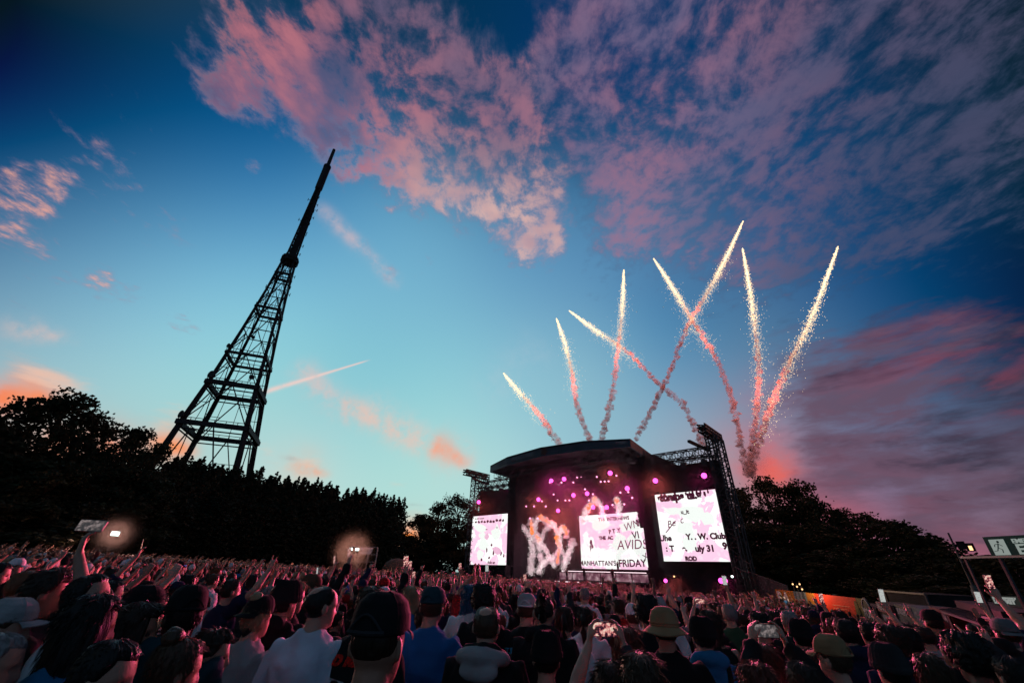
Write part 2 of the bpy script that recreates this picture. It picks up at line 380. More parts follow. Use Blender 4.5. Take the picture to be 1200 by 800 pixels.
# ------------------------------------------------------------------ ground
def sp(x, k): return math.log1p(math.exp(max(-40, min(40, k * x)))) / k
def gz(x, y):
    yy = min(max(y, 0.0), 66.0); r = math.hypot(x, y)
    z = -.009 * yy + .034 * (sp(-x - 4, .25)) * min(1, y / 25 if y > 0 else 0)
    z -= 1.75 * math.exp(-((x - 22) / 13) ** 2 - ((y - 24) / 21) ** 2)
    far = max(0.0, r - 75); z = z * math.exp(-(far / 90) ** 2) + 0
    return z
def ground():
    xs = [-2500, -1200, -600, -350, -220] + list(np.linspace(-150, 150, 76)) + [220, 350, 600, 1200, 2500]
    ys = [-1500, -500, -150, -60, -25] + list(np.linspace(-10, 150, 60)) + [200, 280, 400, 700, 1400, 2600]
    vs = [(x, y, gz(x, y)) for y in ys for x in xs]; n = len(xs)
    fs = [(j * n + i, j * n + i + 1, (j + 1) * n + i + 1, (j + 1) * n + i) for j in range(len(ys) - 1) for i in range(n - 1)]
    o = MB().raw(vs, fs).build("ground", M["grass"], smooth=True); tag(o, kind="structure")
ground()

# ------------------------------------------------------------------ trees
def leaf_cards(rng, pts, size, nrm_jit=1.0):
    """one irregular leaf clump (two crossing quads) per point"""
    n = len(pts); vs = np.zeros((n, 8, 3))
    for q in range(2):
        a = rng.normal(size=(n, 3)); a /= np.linalg.norm(a, axis=1)[:, None]
        b = rng.normal(size=(n, 3)); b -= (b * a).sum(1)[:, None] * a; b /= np.linalg.norm(b, axis=1)[:, None]
        s = size * rng.uniform(.55, 1.35, (n, 1)); e = s * rng.uniform(.45, .9, (n, 1))
        vs[:, q * 4 + 0] = pts - a * s; vs[:, q * 4 + 1] = pts + b * e; vs[:, q * 4 + 2] = pts + a * s; vs[:, q * 4 + 3] = pts - b * e
    me = bpy.data.meshes.new("crown"); nv = n * 8
    me.vertices.add(nv); me.vertices.foreach_set("co", vs.reshape(-1))
    me.loops.add(nv); me.loops.foreach_set("vertex_index", np.arange(nv, dtype=np.int32))
    me.polygons.add(n * 2); me.polygons.foreach_set("loop_start", np.arange(0, nv, 4, dtype=np.int32)); me.polygons.foreach_set("loop_total", np.full(n * 2, 4, dtype=np.int32))
    me.update(calc_edges=True); return me

def broad_tree(seed, h=16.0, w=6.0, low=.10, cards=9000, size=.25, puff=(.17, .32)):
    """trunk with forking limbs; leaves gather in clumps round the limb ends"""
    rng = np.random.default_rng(seed); rnd = random.Random(seed)
    tk = MB(); tk.tube([(0, 0, -.5), (.05, 0, h * .12), (.0, .1, h * .3), (.15, .05, h * .55), (0, 0, h * .8)], [w * .085, w * .06, w * .05, w * .035, .04], 8)
    ends = []
    for i in range(34):
        t0 = rnd.uniform(.10, .75); a = rnd.uniform(0, 2 * PI); zc = max(low, t0 + rnd.uniform(-.02, .30))
        prof = math.sin(PI * min(1, max(.0, (zc - low + .16) / (1.17 - low)))) ** .55
        R = w * prof * rnd.uniform(.55, 1.0)
        e = Vector((math.cos(a) * R, math.sin(a) * R, min(.97, zc) * h)); s0 = Vector((0, 0, t0 * h))
        m = s0.lerp(e, .5) + Vector((0, 0, .06 * h * rnd.uniform(-.3, 1)))
        tk.tube([s0, m, e], [w * .026, w * .016, .02], 5); ends.append(e); ends.append(m.lerp(e, .5))
    for i in range(8):
        a = rnd.uniform(0, 2 * PI); ends.append(Vector((math.cos(a) * w * .3 * rnd.random(), math.sin(a) * w * .3 * rnd.random(), h * rnd.uniform(.86, .97))))
    P = []
    per = cards // len(ends)
    for e in ends:
        r = w * rng.uniform(*puff); k = int(per * rng.uniform(.6, 1.4))
        d = rng.normal(size=(k, 3)); d /= np.linalg.norm(d, axis=1)[:, None]
        P.append(np.array(e) + d * r * np.cbrt(rng.uniform(.15, 1.0, (k, 1))) * np.array([1.1, 1.1, .75]))
        tips = rng.normal(size=(max(2, k // 9), 3)); tips /= np.linalg.norm(tips, axis=1)[:, None]
        P.append(np.array(e) + tips * r * rng.uniform(1.0, 1.45, (len(tips), 1)))
    P = np.concatenate(P); P[:, 2] = np.clip(P[:, 2], .3, h * 1.02)
    return tk.mesh("trunk"), leaf_cards(rng, P, size)
def spire_tree(seed, h=15.0, w=3.4, cards=8000, size=.22):
    """dense upright tree with several pointed leaders, branches nearly to the ground"""
    rng = np.random.default_rng(seed); rnd = random.Random(seed)
    tk = MB(); tk.tube([(0, 0, -.5), (0, 0, h * .3), (.05, 0, h * .9)], [.28, .2, .03], 7); P = []
    leaders = [(0, 0, h)] + [(math.cos(a) * w * rnd.uniform(.25, .8), math.sin(a) * w * rnd.uniform(.25, .8), h * rnd.uniform(.86, .99)) for a in [rnd.uniform(0, 6.28) for _ in range(12)]]
    for lx, ly, lz in leaders:
        tk.tube([(0, 0, h * .25), (lx, ly, lz * .7), (lx, ly, lz * .97)], [.12, .07, .02], 5)
        k = cards // len(leaders); u = rng.uniform(0, 1, k) ** .8; z = lz * (1 - u * .97)
        rad = (.10 + w * .62 * np.minimum(1, u * 2.8) ** .9) * np.sqrt(rng.uniform(.1, 1, k)); a = rng.uniform(0, 2 * PI, k)
        whorl = 1 + .25 * np.sin(z * 4.2 + lx * 3)
        P.append(np.stack([lx * (1 - u * .5) + np.cos(a) * rad * whorl, ly * (1 - u * .5) + np.sin(a) * rad * whorl, np.maximum(z, .3)], 1))
        P.append(np.stack([lx + rng.normal(0, .06, 14), ly + rng.normal(0, .06, 14), lz + rng.uniform(-.9, .25, 14)], 1))
    return tk.mesh("trunk"), leaf_cards(rng, np.concatenate(P), size)
BROAD = [broad_tree(11 + i) for i in range(4)]; OPEN = [broad_tree(61 + i, cards=6600, size=.17, puff=(.12, .25)) for i in range(4)]; SPIRE = [spire_tree(31 + i) for i in range(3)]
TREE_N = [0]
def tree(kind, px, py, dist, wid, label, group, rot=None):
    """tree whose top reaches the given sight line, standing on the ground"""
    top = at(px, py, dist); z0 = gz(top.x, top.y); h = top.z - z0; i = TREE_N[0]; TREE_N[0] += 1
    tm, cm = {"b": BROAD, "o": OPEN, "s": SPIRE}[kind][i % (3 if kind == "s" else 4)]; H, Wd = (15.0, 3.4) if kind == "s" else (16.0, 6.0)
    e = empty("pointed_tree" if kind == "s" else "broadleaf_tree", label, "tree", group, (top.x, top.y, z0))
    e.rotation_euler = (0, 0, rot if rot is not None else i * 2.4); e.scale = (wid / Wd, wid / Wd, h / H)
    link("trunk", tm, M["bark"], e); link("crown", cm, M["leaf2"] if kind == "s" else M["leaf"], e)
gl = "tall trees along the left edge of the field"
for px, py, d, w, lb in [
    (-95, 470, 70, 8, "broad tree at the far left end of the tree line"), (-10, 484, 64, 6.5, "round crowned tree leftmost in the frame, sky showing through its leaves"),
    (38, 470, 66, 7, "tallest round crown on the left, left half of the dome of leaves"), (88, 464, 67, 7, "tallest round crown on the left, right half of the dome of leaves"),
    (128, 484, 68, 6, "tree on the right shoulder of the tall rounded crowns"), (162, 503, 70, 5.5, "bushy tree stepping down left of the transmitter's legs"), (192, 522, 72, 5, "lower bushy tree just left of the transmitter's left leg")]:
    tree("o", px, py, d, w, lb, gl)
for px, py, d, w, lb in [(10, 535, 58, 5, "dark low tree under the leftmost round crown"), (70, 545, 58, 5, "dark low tree under the tallest left crowns"), (125, 550, 63, 5, "dark low tree beneath the right shoulder of the left crowns"),
                         (165, 552, 63, 5, "dark low tree left of the transmitter, above the raised phone"), (-60, 530, 58, 5, "dark low tree at the frame's left edge"),
                         (40, 590, 53, 5, "black shrub like tree at the back of the left crowd"), (100, 592, 61, 5, "black shrub like tree behind the raised arm with phone"), (-30, 590, 52, 5, "black shrub like tree behind the leftmost crowd"), (160, 590, 61, 4.5, "black shrub like tree below the transmitter's left leg")]:
    tree("b", px, py, d, w, lb, "low trees at the foot of the left tree line")
xs = np.linspace(206, 462, 24)
for i, px in enumerate(xs):
    f = i / 23; py = 536 + (582 - 536) * f + (3, -3, 1, -5, 2, -1)[i % 6] * (1 if i < 22 else 2.0)
    near = ("below the transmitter's legs" if px < 310 else "right of the transmitter" if px < 400 else "above the floodlit scaffold")
    tree("s", px, py, 74 + 26 * f, 3.4 + f * .3, f"pointed dark tree {near}, {['first','second','third','fourth','fifth','sixth','seventh','eighth','ninth','tenth'][(i if px<310 else i-sum(xs<310) if px<400 else i-sum(xs<400))]} from the left there", "row of pointed trees left of the stage")
for i, px in enumerate(np.linspace(190, 455, 14)):
    tree("s", px, 575 + 18 * i / 13, 70 + 24 * i / 13, 4.2, f"shorter dark tree in front of the pointed row, {['first','second','third','fourth','fifth','sixth','seventh','eighth','ninth','tenth','eleventh','twelfth','thirteenth','fourteenth'][i]} from the left", "shorter trees in front of the pointed row")
for px, py, d, w, lb in [(496, 604, 112, 6, "rounded tree right of the bright sunset gap"), (516, 590, 116, 6.5, "rounded tree second from the sunset gap"), (540, 579, 120, 7, "rounded tree under the stage's left mast"),
                         (566, 574, 124, 7, "rounded tree touching the left end of the stage truss"), (520, 625, 108, 6, "low dark tree left of the left video screen"), (490, 640, 106, 4.5, "small dark bush right below the sunset gap"), (545, 622, 110, 6, "low dark tree hugging the left wing of the stage")]:
    tree("o" if py < 600 else "b", px, py, d, w, lb, "rounded trees between the gap and the stage")
for px, py, d, w, lb in [(866, 574, 96, 7, "leafy tree directly behind the stage's right mast"), (893, 560, 92, 7.5, "tallest tree right of the stage against the red sky"), (926, 566, 88, 7, "open crowned tree right of the tallest one"),
                         (952, 580, 86, 6, "tree with ragged edge over the orange banner"), (978, 597, 82, 6, "mid height tree where the right tree line starts to drop"), (1008, 603, 78, 6, "flat topped tree in the right tree line"),
                         (1040, 612, 74, 6, "tree in the right tree line nearing the lamp pole"), (1068, 630, 71, 5, "low tree left of the lamp pole"), (1092, 645, 68, 4.5, "low tree just behind the lamp pole"),
                         (1122, 656, 66, 5, "low tree right of the lamp pole"), (1160, 652, 62, 5, "low tree behind the upper exit sign"), (1205, 655, 60, 5, "low tree at the frame's right edge behind the exit sign"), (1260, 640, 60, 6, "low tree beyond the right edge of the frame"),
                         (880, 615, 84, 6, "dark lower tree beside the right screen"), (925, 618, 80, 6, "dark lower tree above the left end of the orange banner"), (965, 628, 76, 6, "dark lower tree above the right end of the orange banner"), (1005, 640, 70, 5.5, "dark lower tree above the food stalls"), (1045, 655, 66, 5, "dark lower tree above the round stall sign"), (1085, 675, 60, 5, "dark bush behind the stall roofs"), (1135, 688, 56, 5, "dark bush under the upper exit sign"), (1190, 692, 52, 5, "dark bush above the lower exit sign")]:
    tree("o" if py < 612 else "b", px, py, d, w, lb, "dark trees right of the stage")

# ------------------------------------------------------------------ transmitter tower
def transmitter():
    D = 190.0; b0 = at(246, 540, D); zg = gz(b0.x, b0.y); ax = Vector((b0.x, b0.y, 0))
    to_cam = Vector((-b0.x, -b0.y, 0)).normalized(); sx = Vector((-to_cam.y, to_cam.x, 0)) * -1
    top = at(385, 172, D).z
    root = empty("transmitter_tower", "tall dark lattice transmitter tower rising behind the left tree line", "tower", None, (b0.x, b0.y, zg))
    def hw(z):                                        # half diagonal
        pts = [(0, 23), (33, 17.0), (48, 14.4), (62, 11.8), (90, 7.7), (112, 5.0), (132, 3.2), (134, 2.4), (165, 1.7), (190, 1.1), (230, .7)]
        for (a, ra), (b, rb) in zip(pts, pts[1:]):
            if z <= b: return ra + (rb - ra) * (z - a) / (b - a)
        return .7
    ang = [math.radians(a) for a in (28, 118, 208, 298)]
    def P(i, z, k=1.0, off=0): return ax + (sx * math.cos(ang[i] + off) + to_cam * math.sin(ang[i] + off)) * hw(z) * k + Vector((0, 0, zg + z))
    lv = [0, 45, 62, 76, 89, 101, 112, 122, 132]
    for i in range(4):
        leg = MB()
        for a, b in zip(lv, lv[1:]):
            w = 1.55 if a < 60 else 1.15
            leg.bar(P(i, a), P(i, b), w * .55); leg.bar(P(i, a, .93), P(i, b, .93), w * .38); leg.bar(P(i, a, .97, .07), P(i, b, .97, .07), w * .34)
            n = 5
            for k in range(n):
                z0, z1 = a + (b - a) * k / n, a + (b - a) * (k + 1) / n
                leg.bar(P(i, z0), P(i, z1, .93), .16); leg.bar(P(i, z0, .93), P(i, z1, .97, .07), .16)
        keep(leg.build("leg", M["tower"]), root)
    for a, b in zip(lv, lv[1:]):
        br = MB()
        for i in range(4):
            j = (i + 1) % 4; m = (P(i, b) + P(j, b)) / 2; mm = (P(i, a) + P(j, a)) / 2
            br.bar(P(i, a), m, .34 if a < 60 else .30); br.bar(P(j, a), m, .34 if a < 60 else .30)
            if a >= 45: br.bar(P(i, b), P(j, b), .34)
            if a < 45:
                for f in (.35, .7): br.bar(P(i, a).lerp(P(i, b), f), P(i, a).lerp(m, f), .16); br.bar(P(j, a).lerp(P(j, b), f), P(j, a).lerp(m, f), .16)
            else:
                br.bar(P(i, (a + b) / 2), (P(i, a) + m) / 2, .2); br.bar(P(j, (a + b) / 2), (P(j, a) + m) / 2, .2); br.bar(m, mm, .18)
        keep(br.build("bracing", M["tower"]), root)
    for z in (45, 62, 76, 101, 122):
        pl = MB(); w = 1.8 if z < 70 else 1.1
        for i in range(4):
            j = (i + 1) % 4
            pl.bar(P(i, z, 1.06), P(j, z, 1.06), .7 * w, .9 * w); pl.bar(P(i, z + 1.8, 1.06), P(j, z + 1.8, 1.06), .2); pl.bar(P(i, z - 2.2, 1.0), P(j, z - 2.2, 1.0), .4)
            for k in range(7): 
                q = P(i, z, 1.06).lerp(P(j, z, 1.06), k / 6); pl.bar(q, q + Vector((0, 0, 1.9)), .16)
        keep(pl.build("platform", M["tower"]), root)
    rnd = random.Random(5)
    for z, i, s in [(46, 0, 1.5), (63, 0, 1.6), (63, 2, 1.4), (63, 3, 1.4), (46, 3, 1.3), (46, 2, 1.2), (64, 1, 1.1), (77, 2, 1.1), (77, 3, 1.1), (77, 0, 1.0), (100, 2, .9), (90, 3, .9)]:
        dsh = MB(); c = P(i, z + 1.2, 1.05 if i != 2 else .75, rnd.uniform(-.3, .3)); o = (c - ax); o.z = 0; o.normalize()
        dsh.tube([c, c + o * .5, c + o * 1.0], [.2 * s, .75 * s, .95 * s], 12); dsh.bar(c - Vector((0, 0, 1.5)), c + Vector((0, 0, .4)), .3)
        keep(dsh.build("dish_antenna", M["tower"]), root)
    ring = MB(); R = 3.7; seg = 24; zr = zg + 131
    for dz_, rr in ((0, R), (1.6, R), (2.6, R * .9)):
        pts = [ax + Vector((math.cos(2 * PI * k / seg) * rr, math.sin(2 * PI * k / seg) * rr, zr + dz_)) for k in range(seg + 1)]
        for p, q in zip(pts, pts[1:]): ring.bar(p, q, .55)
    ring.tube([ax + Vector((0, 0, zr - .4)), ax + Vector((0, 0, zr + .4))], 3.2, 20); ring.tube([ax + Vector((0, 0, zr + .4)), ax + Vector((0, 0, zr + 5))], 1.7, 10)
    for k in range(8):
        a = 2 * PI * k / 8; ring.bar(ax + Vector((math.cos(a) * R, math.sin(a) * R, zr)), ax + Vector((math.cos(a) * R, math.sin(a) * R, zr + 2.6)), .3)
    keep(ring.build("ring_gallery", M["tower"]), root)
    H = top - zg; mast = MB(); z = 132.0
    while z < H - 34:
        z2 = min(z + 4, H - 34)
        for i in range(4):
            j = (i + 1) % 4
            mast.bar(P(i, z), P(i, z2), .62); mast.bar(P(i, z), P(j, z2), .22); mast.bar(P(i, z), P(j, z), .26)
        z = z2
    mast.bar(ax + Vector((0, 0, zg + 132)), ax + Vector((0, 0, zg + H - 34)), 1.3)
    keep(mast.build("lattice_mast", M["tower"]), root)
    ant = MB()
    for k in range(46):
        z = rnd.uniform(112, H - 42); a = rnd.uniform(0, 2 * PI); o = Vector((math.cos(a), math.sin(a), 0)); r = hw(z) * .9
        p = ax + o * r + Vector((0, 0, zg + z)); q = p + o * rnd.uniform(.8, 2.0); ant.bar(p, q, .16); ant.bar(q - Vector((0, 0, .9)), q + Vector((0, 0, .9)), .2)
    keep(ant.build("aerials", M["tower"]), root)
    cyl = MB(); cyl.tube([ax + Vector((0, 0, zg + H - 36)), ax + Vector((0, 0, zg + H - 35)), ax + Vector((0, 0, zg + H - 16.5)), ax + Vector((0, 0, zg + H - 16))], [1.3, 1.9, 1.9, 1.2], 12)
    cyl.tube([ax + Vector((0, 0, zg + H - 17)), ax + Vector((0, 0, zg + H - 15.4))], 2.0, 12)
    keep(cyl.build("antenna_cylinder", M["tower"]), root)
    tp = MB().tube([ax + Vector((0, 0, zg + H - 16)), ax + Vector((0, 0, zg + H))], [1.0, .85], 8); keep(tp.build("top_pole", M["tower"]), root)
transmitter()
# ------------------------------------------------------------------ stage
S0 = Vector((11.7, 75.3, 0)); SU = Vector((.728, -.685, 0)).normalized(); SN = Vector((-.685, -.728, 0)).normalized(); UZ = Vector((0, 0, 1))
GS = -.65                                              # ground level at the stage
def st(u, n, z): return S0 + SU * u + SN * n + UZ * z
def sbox(mb, u, n, z, su, sn, sz): return mb.box(st(u, n, z), su, sn, sz, SU, SN, UZ)
stage = empty("concert_stage", "big black outdoor concert stage with curved canopy and video wings", "stage", None, tuple(st(0, 0, GS)))
def spart(mb, name, m): return keep(mb.build(name, m), stage)
RT, RB = 20.35, 19.05
Fp = [(-15.3, 5.9), (-8.5, 8.3), (0.5, 9.7), (8.5, 8.6), (15.2, 6.1)]
back = [(13.6, -11), (-13.6, -11)]
def roofz(n): return RT - max(0, (6 - n)) * .03
rf = MB(); top = [st(u, n, RT + (.25 if abs(u) < 9 else 0)) for u, n in Fp] + [st(u, n, RT - .9) for u, n in back]
rf.prism([p - UZ * .35 for p in top], UZ * .33); spart(rf, "roof", M["roof"])
fa = MB()
for (u0, n0), (u1, n1) in zip(Fp, Fp[1:]):
    a, b = st(u0, n0, RB), st(u1, n1, RB); a2, b2 = st(u0, n0, RT + (.25 if abs(u0) < 9 else 0)), st(u1, n1, RT + (.25 if abs(u1) < 9 else 0))
    o = -SN * .25; fa.hexa([a, b, b + o, a + o, a2, b2, b2 + o, a2 + o])
fascia = spart(fa, "fascia", M["fascia"])
for s in (0, 1):
    sd_ = MB(); (u0, n0), (u1, n1) = (Fp[-1], back[0]) if s else (Fp[0], back[1]); o = SU * (-.25 if s else .25)
    a, b = st(u0, n0 - .26, RB), st(u1, n1, RB - .6); a2, b2 = st(u0, n0 - .26, RT), st(u1, n1, RT - .9)
    sd_.hexa([a, b, b + o, a + o, a2, b2, b2 + o, a2 + o]); spart(sd_, "side_fascia", M["fascia"])
# roof trusses under the skin
for k, n in enumerate((-9.5, -5.5, -1.5, 2.5, 6.2)):
    w = 13.2; spart(MB().truss(st(-w, n, RB - .9), st(w, n, RB - .9), 1.2, UZ, 20, .07), "roof_truss", M["steel"])
for u in (-12.5, -6, 0, 6, 12.5):
    spart(MB().truss(st(u, -10, RB - .3), st(u, 6, RB - .3), .8, UZ, 14, .06), "roof_truss", M["steel"])
for u, n in ((-11.0, 3.2), (15.4, 3.2), (-13.6, -10), (14.2, -10)):
    spart(MB().truss(st(u, n, GS), st(u, n, RB - .2), 1.3, SN, 18, .09), "tower_leg", M["steel"])
    w = MB(); sbox(w, u, n, (GS + RB) / 2 - .5, 1.62, 1.62, RB - GS - 1.2); spart(w, "leg_drape", M["black"])
# deck, riser and drapes
dk = MB(); sbox(dk, 2.5, -3.4, GS + .95, 28, 17.4, 1.9); spart(dk, "deck", M["black"])
rs = MB(); sbox(rs, 1, -8, 1.25 + .62, 19, 4.5, 1.2); spart(rs, "riser", M["scrim"])
bk = MB(); sbox(bk, 2.5, -12.5, 9.4, 28.6, .3, 20.0); spart(bk, "backdrop", M["scrim"])
for s in (-1, 1):
    w = MB(); sbox(w, 16.2 if s > 0 else -11.9, -6.0, 9.2, .3, 13.0, 19.4); spart(w, "side_drape", M["scrim"])
    w = MB(); sbox(w, 20.8 if s > 0 else -18.6, -1.4, 8.2, 8.8 if s > 0 else 13.2, .35, 18); spart(w, "wing_scrim", M["scrim"])
    spart(MB().truss(st(s * 14.5, .6, 18.2), st(s * 25, .6, 18.2), 1.1, UZ, 12, .08), "wing_truss", M["steel"])
    spart(MB().truss(st(s * 14.5, -2.4, 17.6), st(s * 25, -2.4, 17.6), .9, UZ, 12, .07), "wing_truss", M["steel"])
    for nn in (.6, -2.4):
        spart(MB().truss(st(s * 25.2, nn, GS), st(s * 25.2, nn, 20.4), 1.25, SN, 20, .10), "mast", M["steel"])
    arm = MB(); arm.truss(st(s * 25.2, -3.2, 20.7), st(s * 25.2, 3.9, 20.7), 1.0, UZ, 7, .12); sbox(arm, s * 25.2, .4, 20.75, 1.15, 7.2, .18)
    spart(arm, "mast_arm", M["steel"])
    arm = MB(); arm.bar(st(s * 23.8, -2, 18.9), st(s * 23.0, 3.6, 19.2), .42, .35); spart(arm, "mast_arm", M["steel"])
    for k in range(3):
        b = MB(); sbox(b, s * (17.5 + k * 3), .3, 16.6, .7, .7, 1.0); b.bar(st(s * (17.5 + k * 3), .3, 17), st(s * (17.5 + k * 3), .3, 17.8), .08); spart(b, "hoist_motor", M["steel"])
    st_ = MB()                                         # speaker stack & steps at the wing foot
    for k in range(3): sbox(st_, 16.5 if s > 0 else -11.5, 5.2, GS + .7 + 1.25 * k, 2.2, 1.3, 1.2)
    spart(st_, "ground_stack", M["black"])
lt = MB(); sbox(lt, 1.2, -5.72, 2.62, 16.5, .06, .10); spart(lt, "light_strip", M["strip"])
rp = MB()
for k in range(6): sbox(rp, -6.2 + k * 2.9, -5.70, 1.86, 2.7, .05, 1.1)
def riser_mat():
    m = bpy.data.materials.new("riser panels with painted light"); m.use_nodes = True; q = NT(m.node_tree); q.n.clear(); tc = q.n.new("ShaderNodeTexCoord").outputs["Object"]
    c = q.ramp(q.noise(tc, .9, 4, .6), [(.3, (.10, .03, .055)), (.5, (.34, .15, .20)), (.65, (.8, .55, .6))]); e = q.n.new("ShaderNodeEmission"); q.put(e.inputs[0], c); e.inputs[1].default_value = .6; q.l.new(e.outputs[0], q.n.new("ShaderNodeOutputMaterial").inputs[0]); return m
spart(rp, "riser_panels", riser_mat())  # emission stands in for pink stage light on the riser front
lt = MB(); rnd = random.Random(4)
for k in range(9): sbox(lt, -7 + k * 1.9, 6.02, 1.12, rnd.choice((.5, .9, 1.3)), .06, .09)
spart(lt, "footlights", M["strip"]).__setitem__("kind", "stuff")
# printed name along the fascia
def text_mesh(body, size, depth=.02, shear=0.0, bold=0.0):
    cu = bpy.data.curves.new("t", "FONT"); cu.body = body; cu.size = size; cu.extrude = depth; cu.shear = shear; cu.offset = bold
    cu.align_x = "CENTER"; cu.align_y = "CENTER"; cu.resolution_u = 4
    o = bpy.data.objects.new("t", cu); COL.objects.link(o); dg = bpy.context.evaluated_depsgraph_get(); dg.update()
    me = bpy.data.meshes.new_from_object(o.evaluated_get(dg)); bpy.data.objects.remove(o); bpy.data.curves.remove(cu); me.materials.clear()
    return me
def place_text(name, body, c, X, Y, size, m, parent, bold=0.0, shear=0.0, depth=.02, roll=0.0):
    Z = X.cross(Y).normalized()
    if roll: q = Matrix.Rotation(roll, 3, Z); X, Y = q @ X, q @ Y
    me = text_mesh(body, size, depth, shear, bold)
    me.transform(Matrix(((X.x, Y.x, Z.x, c.x), (X.y, Y.y, Z.y, c.y), (X.z, Y.z, Z.z, c.z), (0, 0, 0, 1))))
    o = link(name, me, m)
    return keep(o, parent)
for body, (ua, na), (ub, nb), f in (("CRYSTAL", Fp[0], Fp[1], .72), ("PALACE PARK", Fp[1], Fp[2], .50)):
    a, b = st(ua, na, 0), st(ub, nb, 0); X = (b - a).normalized(); c = a.lerp(b, f) + UZ * (RB + .72); nn = X.cross(UZ)
    place_text("fascia_lettering", body, c + nn * .06, X, UZ, .95, M["dimtext"], stage, .015)
lg = MB(); a, b = st(*Fp[2], 0), st(*Fp[3], 0); X = (b - a).normalized(); nn = X.cross(UZ)
c = st(*Fp[2], RB + .75) + nn * .06 + X * .8
ring = [c + (X * math.cos(k * PI / 8) + UZ * math.sin(k * PI / 8)) * .48 for k in range(16)]
for p, q in zip(ring, ring[1:] + ring[:1]): lg.bar(p, q, .12)
for k in range(5): lg.bar(c, c + (X * math.cos(k * 1.257 + 1.57) + UZ * math.sin(k * 1.257 + 1.57)) * .36, .10)
spart(lg, "fascia_emblem", mat("dull orange print", (.16, .07, .045)))
c = st(*Fp[3], 0).lerp(st(*Fp[4], 0), .8); X = (st(*Fp[4], 0) - st(*Fp[3], 0)).normalized(); nn = X.cross(UZ)
lg = MB(); lg.box(c + UZ * (RB + .85) + nn * .05, 1.5, .05, .16, X, nn, UZ); lg.box(c + UZ * (RB + .62) + nn * .05 + X * .2, 1.0, .05, .10, X, nn, UZ); spart(lg, "fascia_badge", M["dimtext"])

# hanging line arrays
for s, n in ((-1, 6.2), (1, 6.2)):
    uu = 14.6 if s > 0 else -10.2
    e = empty("line_array", "long black curved column of loudspeakers hanging " + ("at the left edge of the canopy" if s < 0 else "between the centre and right video screens"), "loudspeaker", "hanging loudspeaker columns", tuple(st(uu, n - 2, 17)))
    for k in range(14):
        z = 16.6 - k * .62; off = (k / 13) ** 2 * -.9; b = MB(); th = -(k / 13) * .35
        Yv = (SN * math.cos(th) + UZ * math.sin(th)); Zv = (UZ * math.cos(th) - SN * math.sin(th))
        b.box(st(uu, n - 2 + off, z), 1.35, .85, .56, SU, Yv, Zv); keep(b.build("cabinet", M["black"]), e)
    b = MB(); sbox(b, uu, n - 2, 17.3, 1.5, 1.2, .2); b.bar(st(uu, n - 2, 17.4), st(uu, n - 2, 18.4), .1); keep(b.build("rigging_frame", M["steel"]), e)

# video screens
def screen_mat(name, seed, thr=.5):
    m = bpy.data.materials.new(name); m.use_nodes = True; q = NT(m.node_tree); q.n.clear()
    tc = q.n.new("ShaderNodeTexCoord").outputs["Object"]; v = q.vec("ADD", tc, (seed * 3.7, seed, 0))
    f = q.noise(v, .26, 5, .62, .6); g = q.noise(v, .9, 3, .6)
    a = q.smooth(f, thr - .012, thr + .012); c = q.mix(a, (.96, 1.0, .96), (.92, .56, .74))
    c = q.mix(q.smooth(g, .54, .60, 0, .55), c, (.93, .72, .82)); c = q.mix(q.smooth(q.noise(v, 1.7, 4, .7), .68, .70, 0, .75), c, (.55, .12, .34))
    px = q.math("FRACT", q.mul(q.xyz(tc)[1], 9.0)); c = q.vec("SCALE", c, scale=q.smooth(px, .0, .15, .93, 1.0))
    e = q.n.new("ShaderNodeEmission"); q.put(e.inputs[0], c); e.inputs[1].default_value = 1.18
    q.l.new(e.outputs[0], q.n.new("ShaderNodeOutputMaterial").inputs[0]); return m
INK2 = emis("maroon screen ink", (.16, .03, .075), 1.0); M["ink"] = emis("near black screen ink", (.045, .006, .02), 1.0)
def screen(name, label, u, n, zb, w, h, seed, thr):
    e = empty(name, label, "screen", "stage video screens", tuple(st(u, n, zb)))
    fr = MB(); 
    for sx_ in (-1, 1): sbox(fr, u + sx_ * (w / 2 + .09), n - .1, zb + h / 2, .18, .34, h + .36)
    sbox(fr, u, n - .1, zb - .09, w, .34, .18); sbox(fr, u, n - .1, zb + h + .09, w, .34, .18); sbox(fr, u, n - .25, zb + h / 2, w, .1, h)
    keep(fr.build("frame", M["black"]), e)
    pn = MB(); pn.box((0, 0, 0), w - .01, h - .01, .08); me = pn.mesh("panel")
    o = link("panel", me, screen_mat(name + " picture", seed, thr)); X, Y, Z = SU, UZ, SU.cross(UZ)
    mw = Matrix(((X.x, Y.x, Z.x, 0), (X.y, Y.y, Z.y, 0), (X.z, Y.z, Z.z, 0), (0, 0, 0, 1))); mw.translation = st(u, n, zb + h / 2); o.parent = e; o.matrix_world = mw
    o.matrix_parent_inverse = Matrix.Identity(4); o.matrix_basis = Matrix.Translation(-e.location) @ mw
    def T(body, fx, fy, size, bold=0.02, roll=0.0, shear=0.0, m=None, nm="screen_lettering"):
        place_text(nm, body, st(u + (fx - .5) * w, n + .075, zb + (1 - fy) * h), SU, UZ, size, m or M["ink"], e, bold, shear, .015, roll)
    def blots(rects, m, nm):                          # ragged ink shapes of the picture
        mb = MB(); r = random.Random(seed)
        for fx, fy, sw, sh in rects:
            c = st(u + (fx - .5) * w, n + .06, zb + (1 - fy) * h); k = 9; poly = []
            for i in range(k):
                a = 2 * PI * i / k; q = r.uniform(.55, 1.1); poly.append(c + SU * (math.cos(a) * sw * w * q) + UZ * (math.sin(a) * sh * h * q))
            mb.prism(poly, SN * .02)
        keep(mb.build(nm, m), e)
    return e, T, blots
WHITE_E = emis("blown out screen white", (.94, 1.0, .95), 1.0)
PINK_E = emis("pink screen figure", (.88, .52, .70), 1.0)
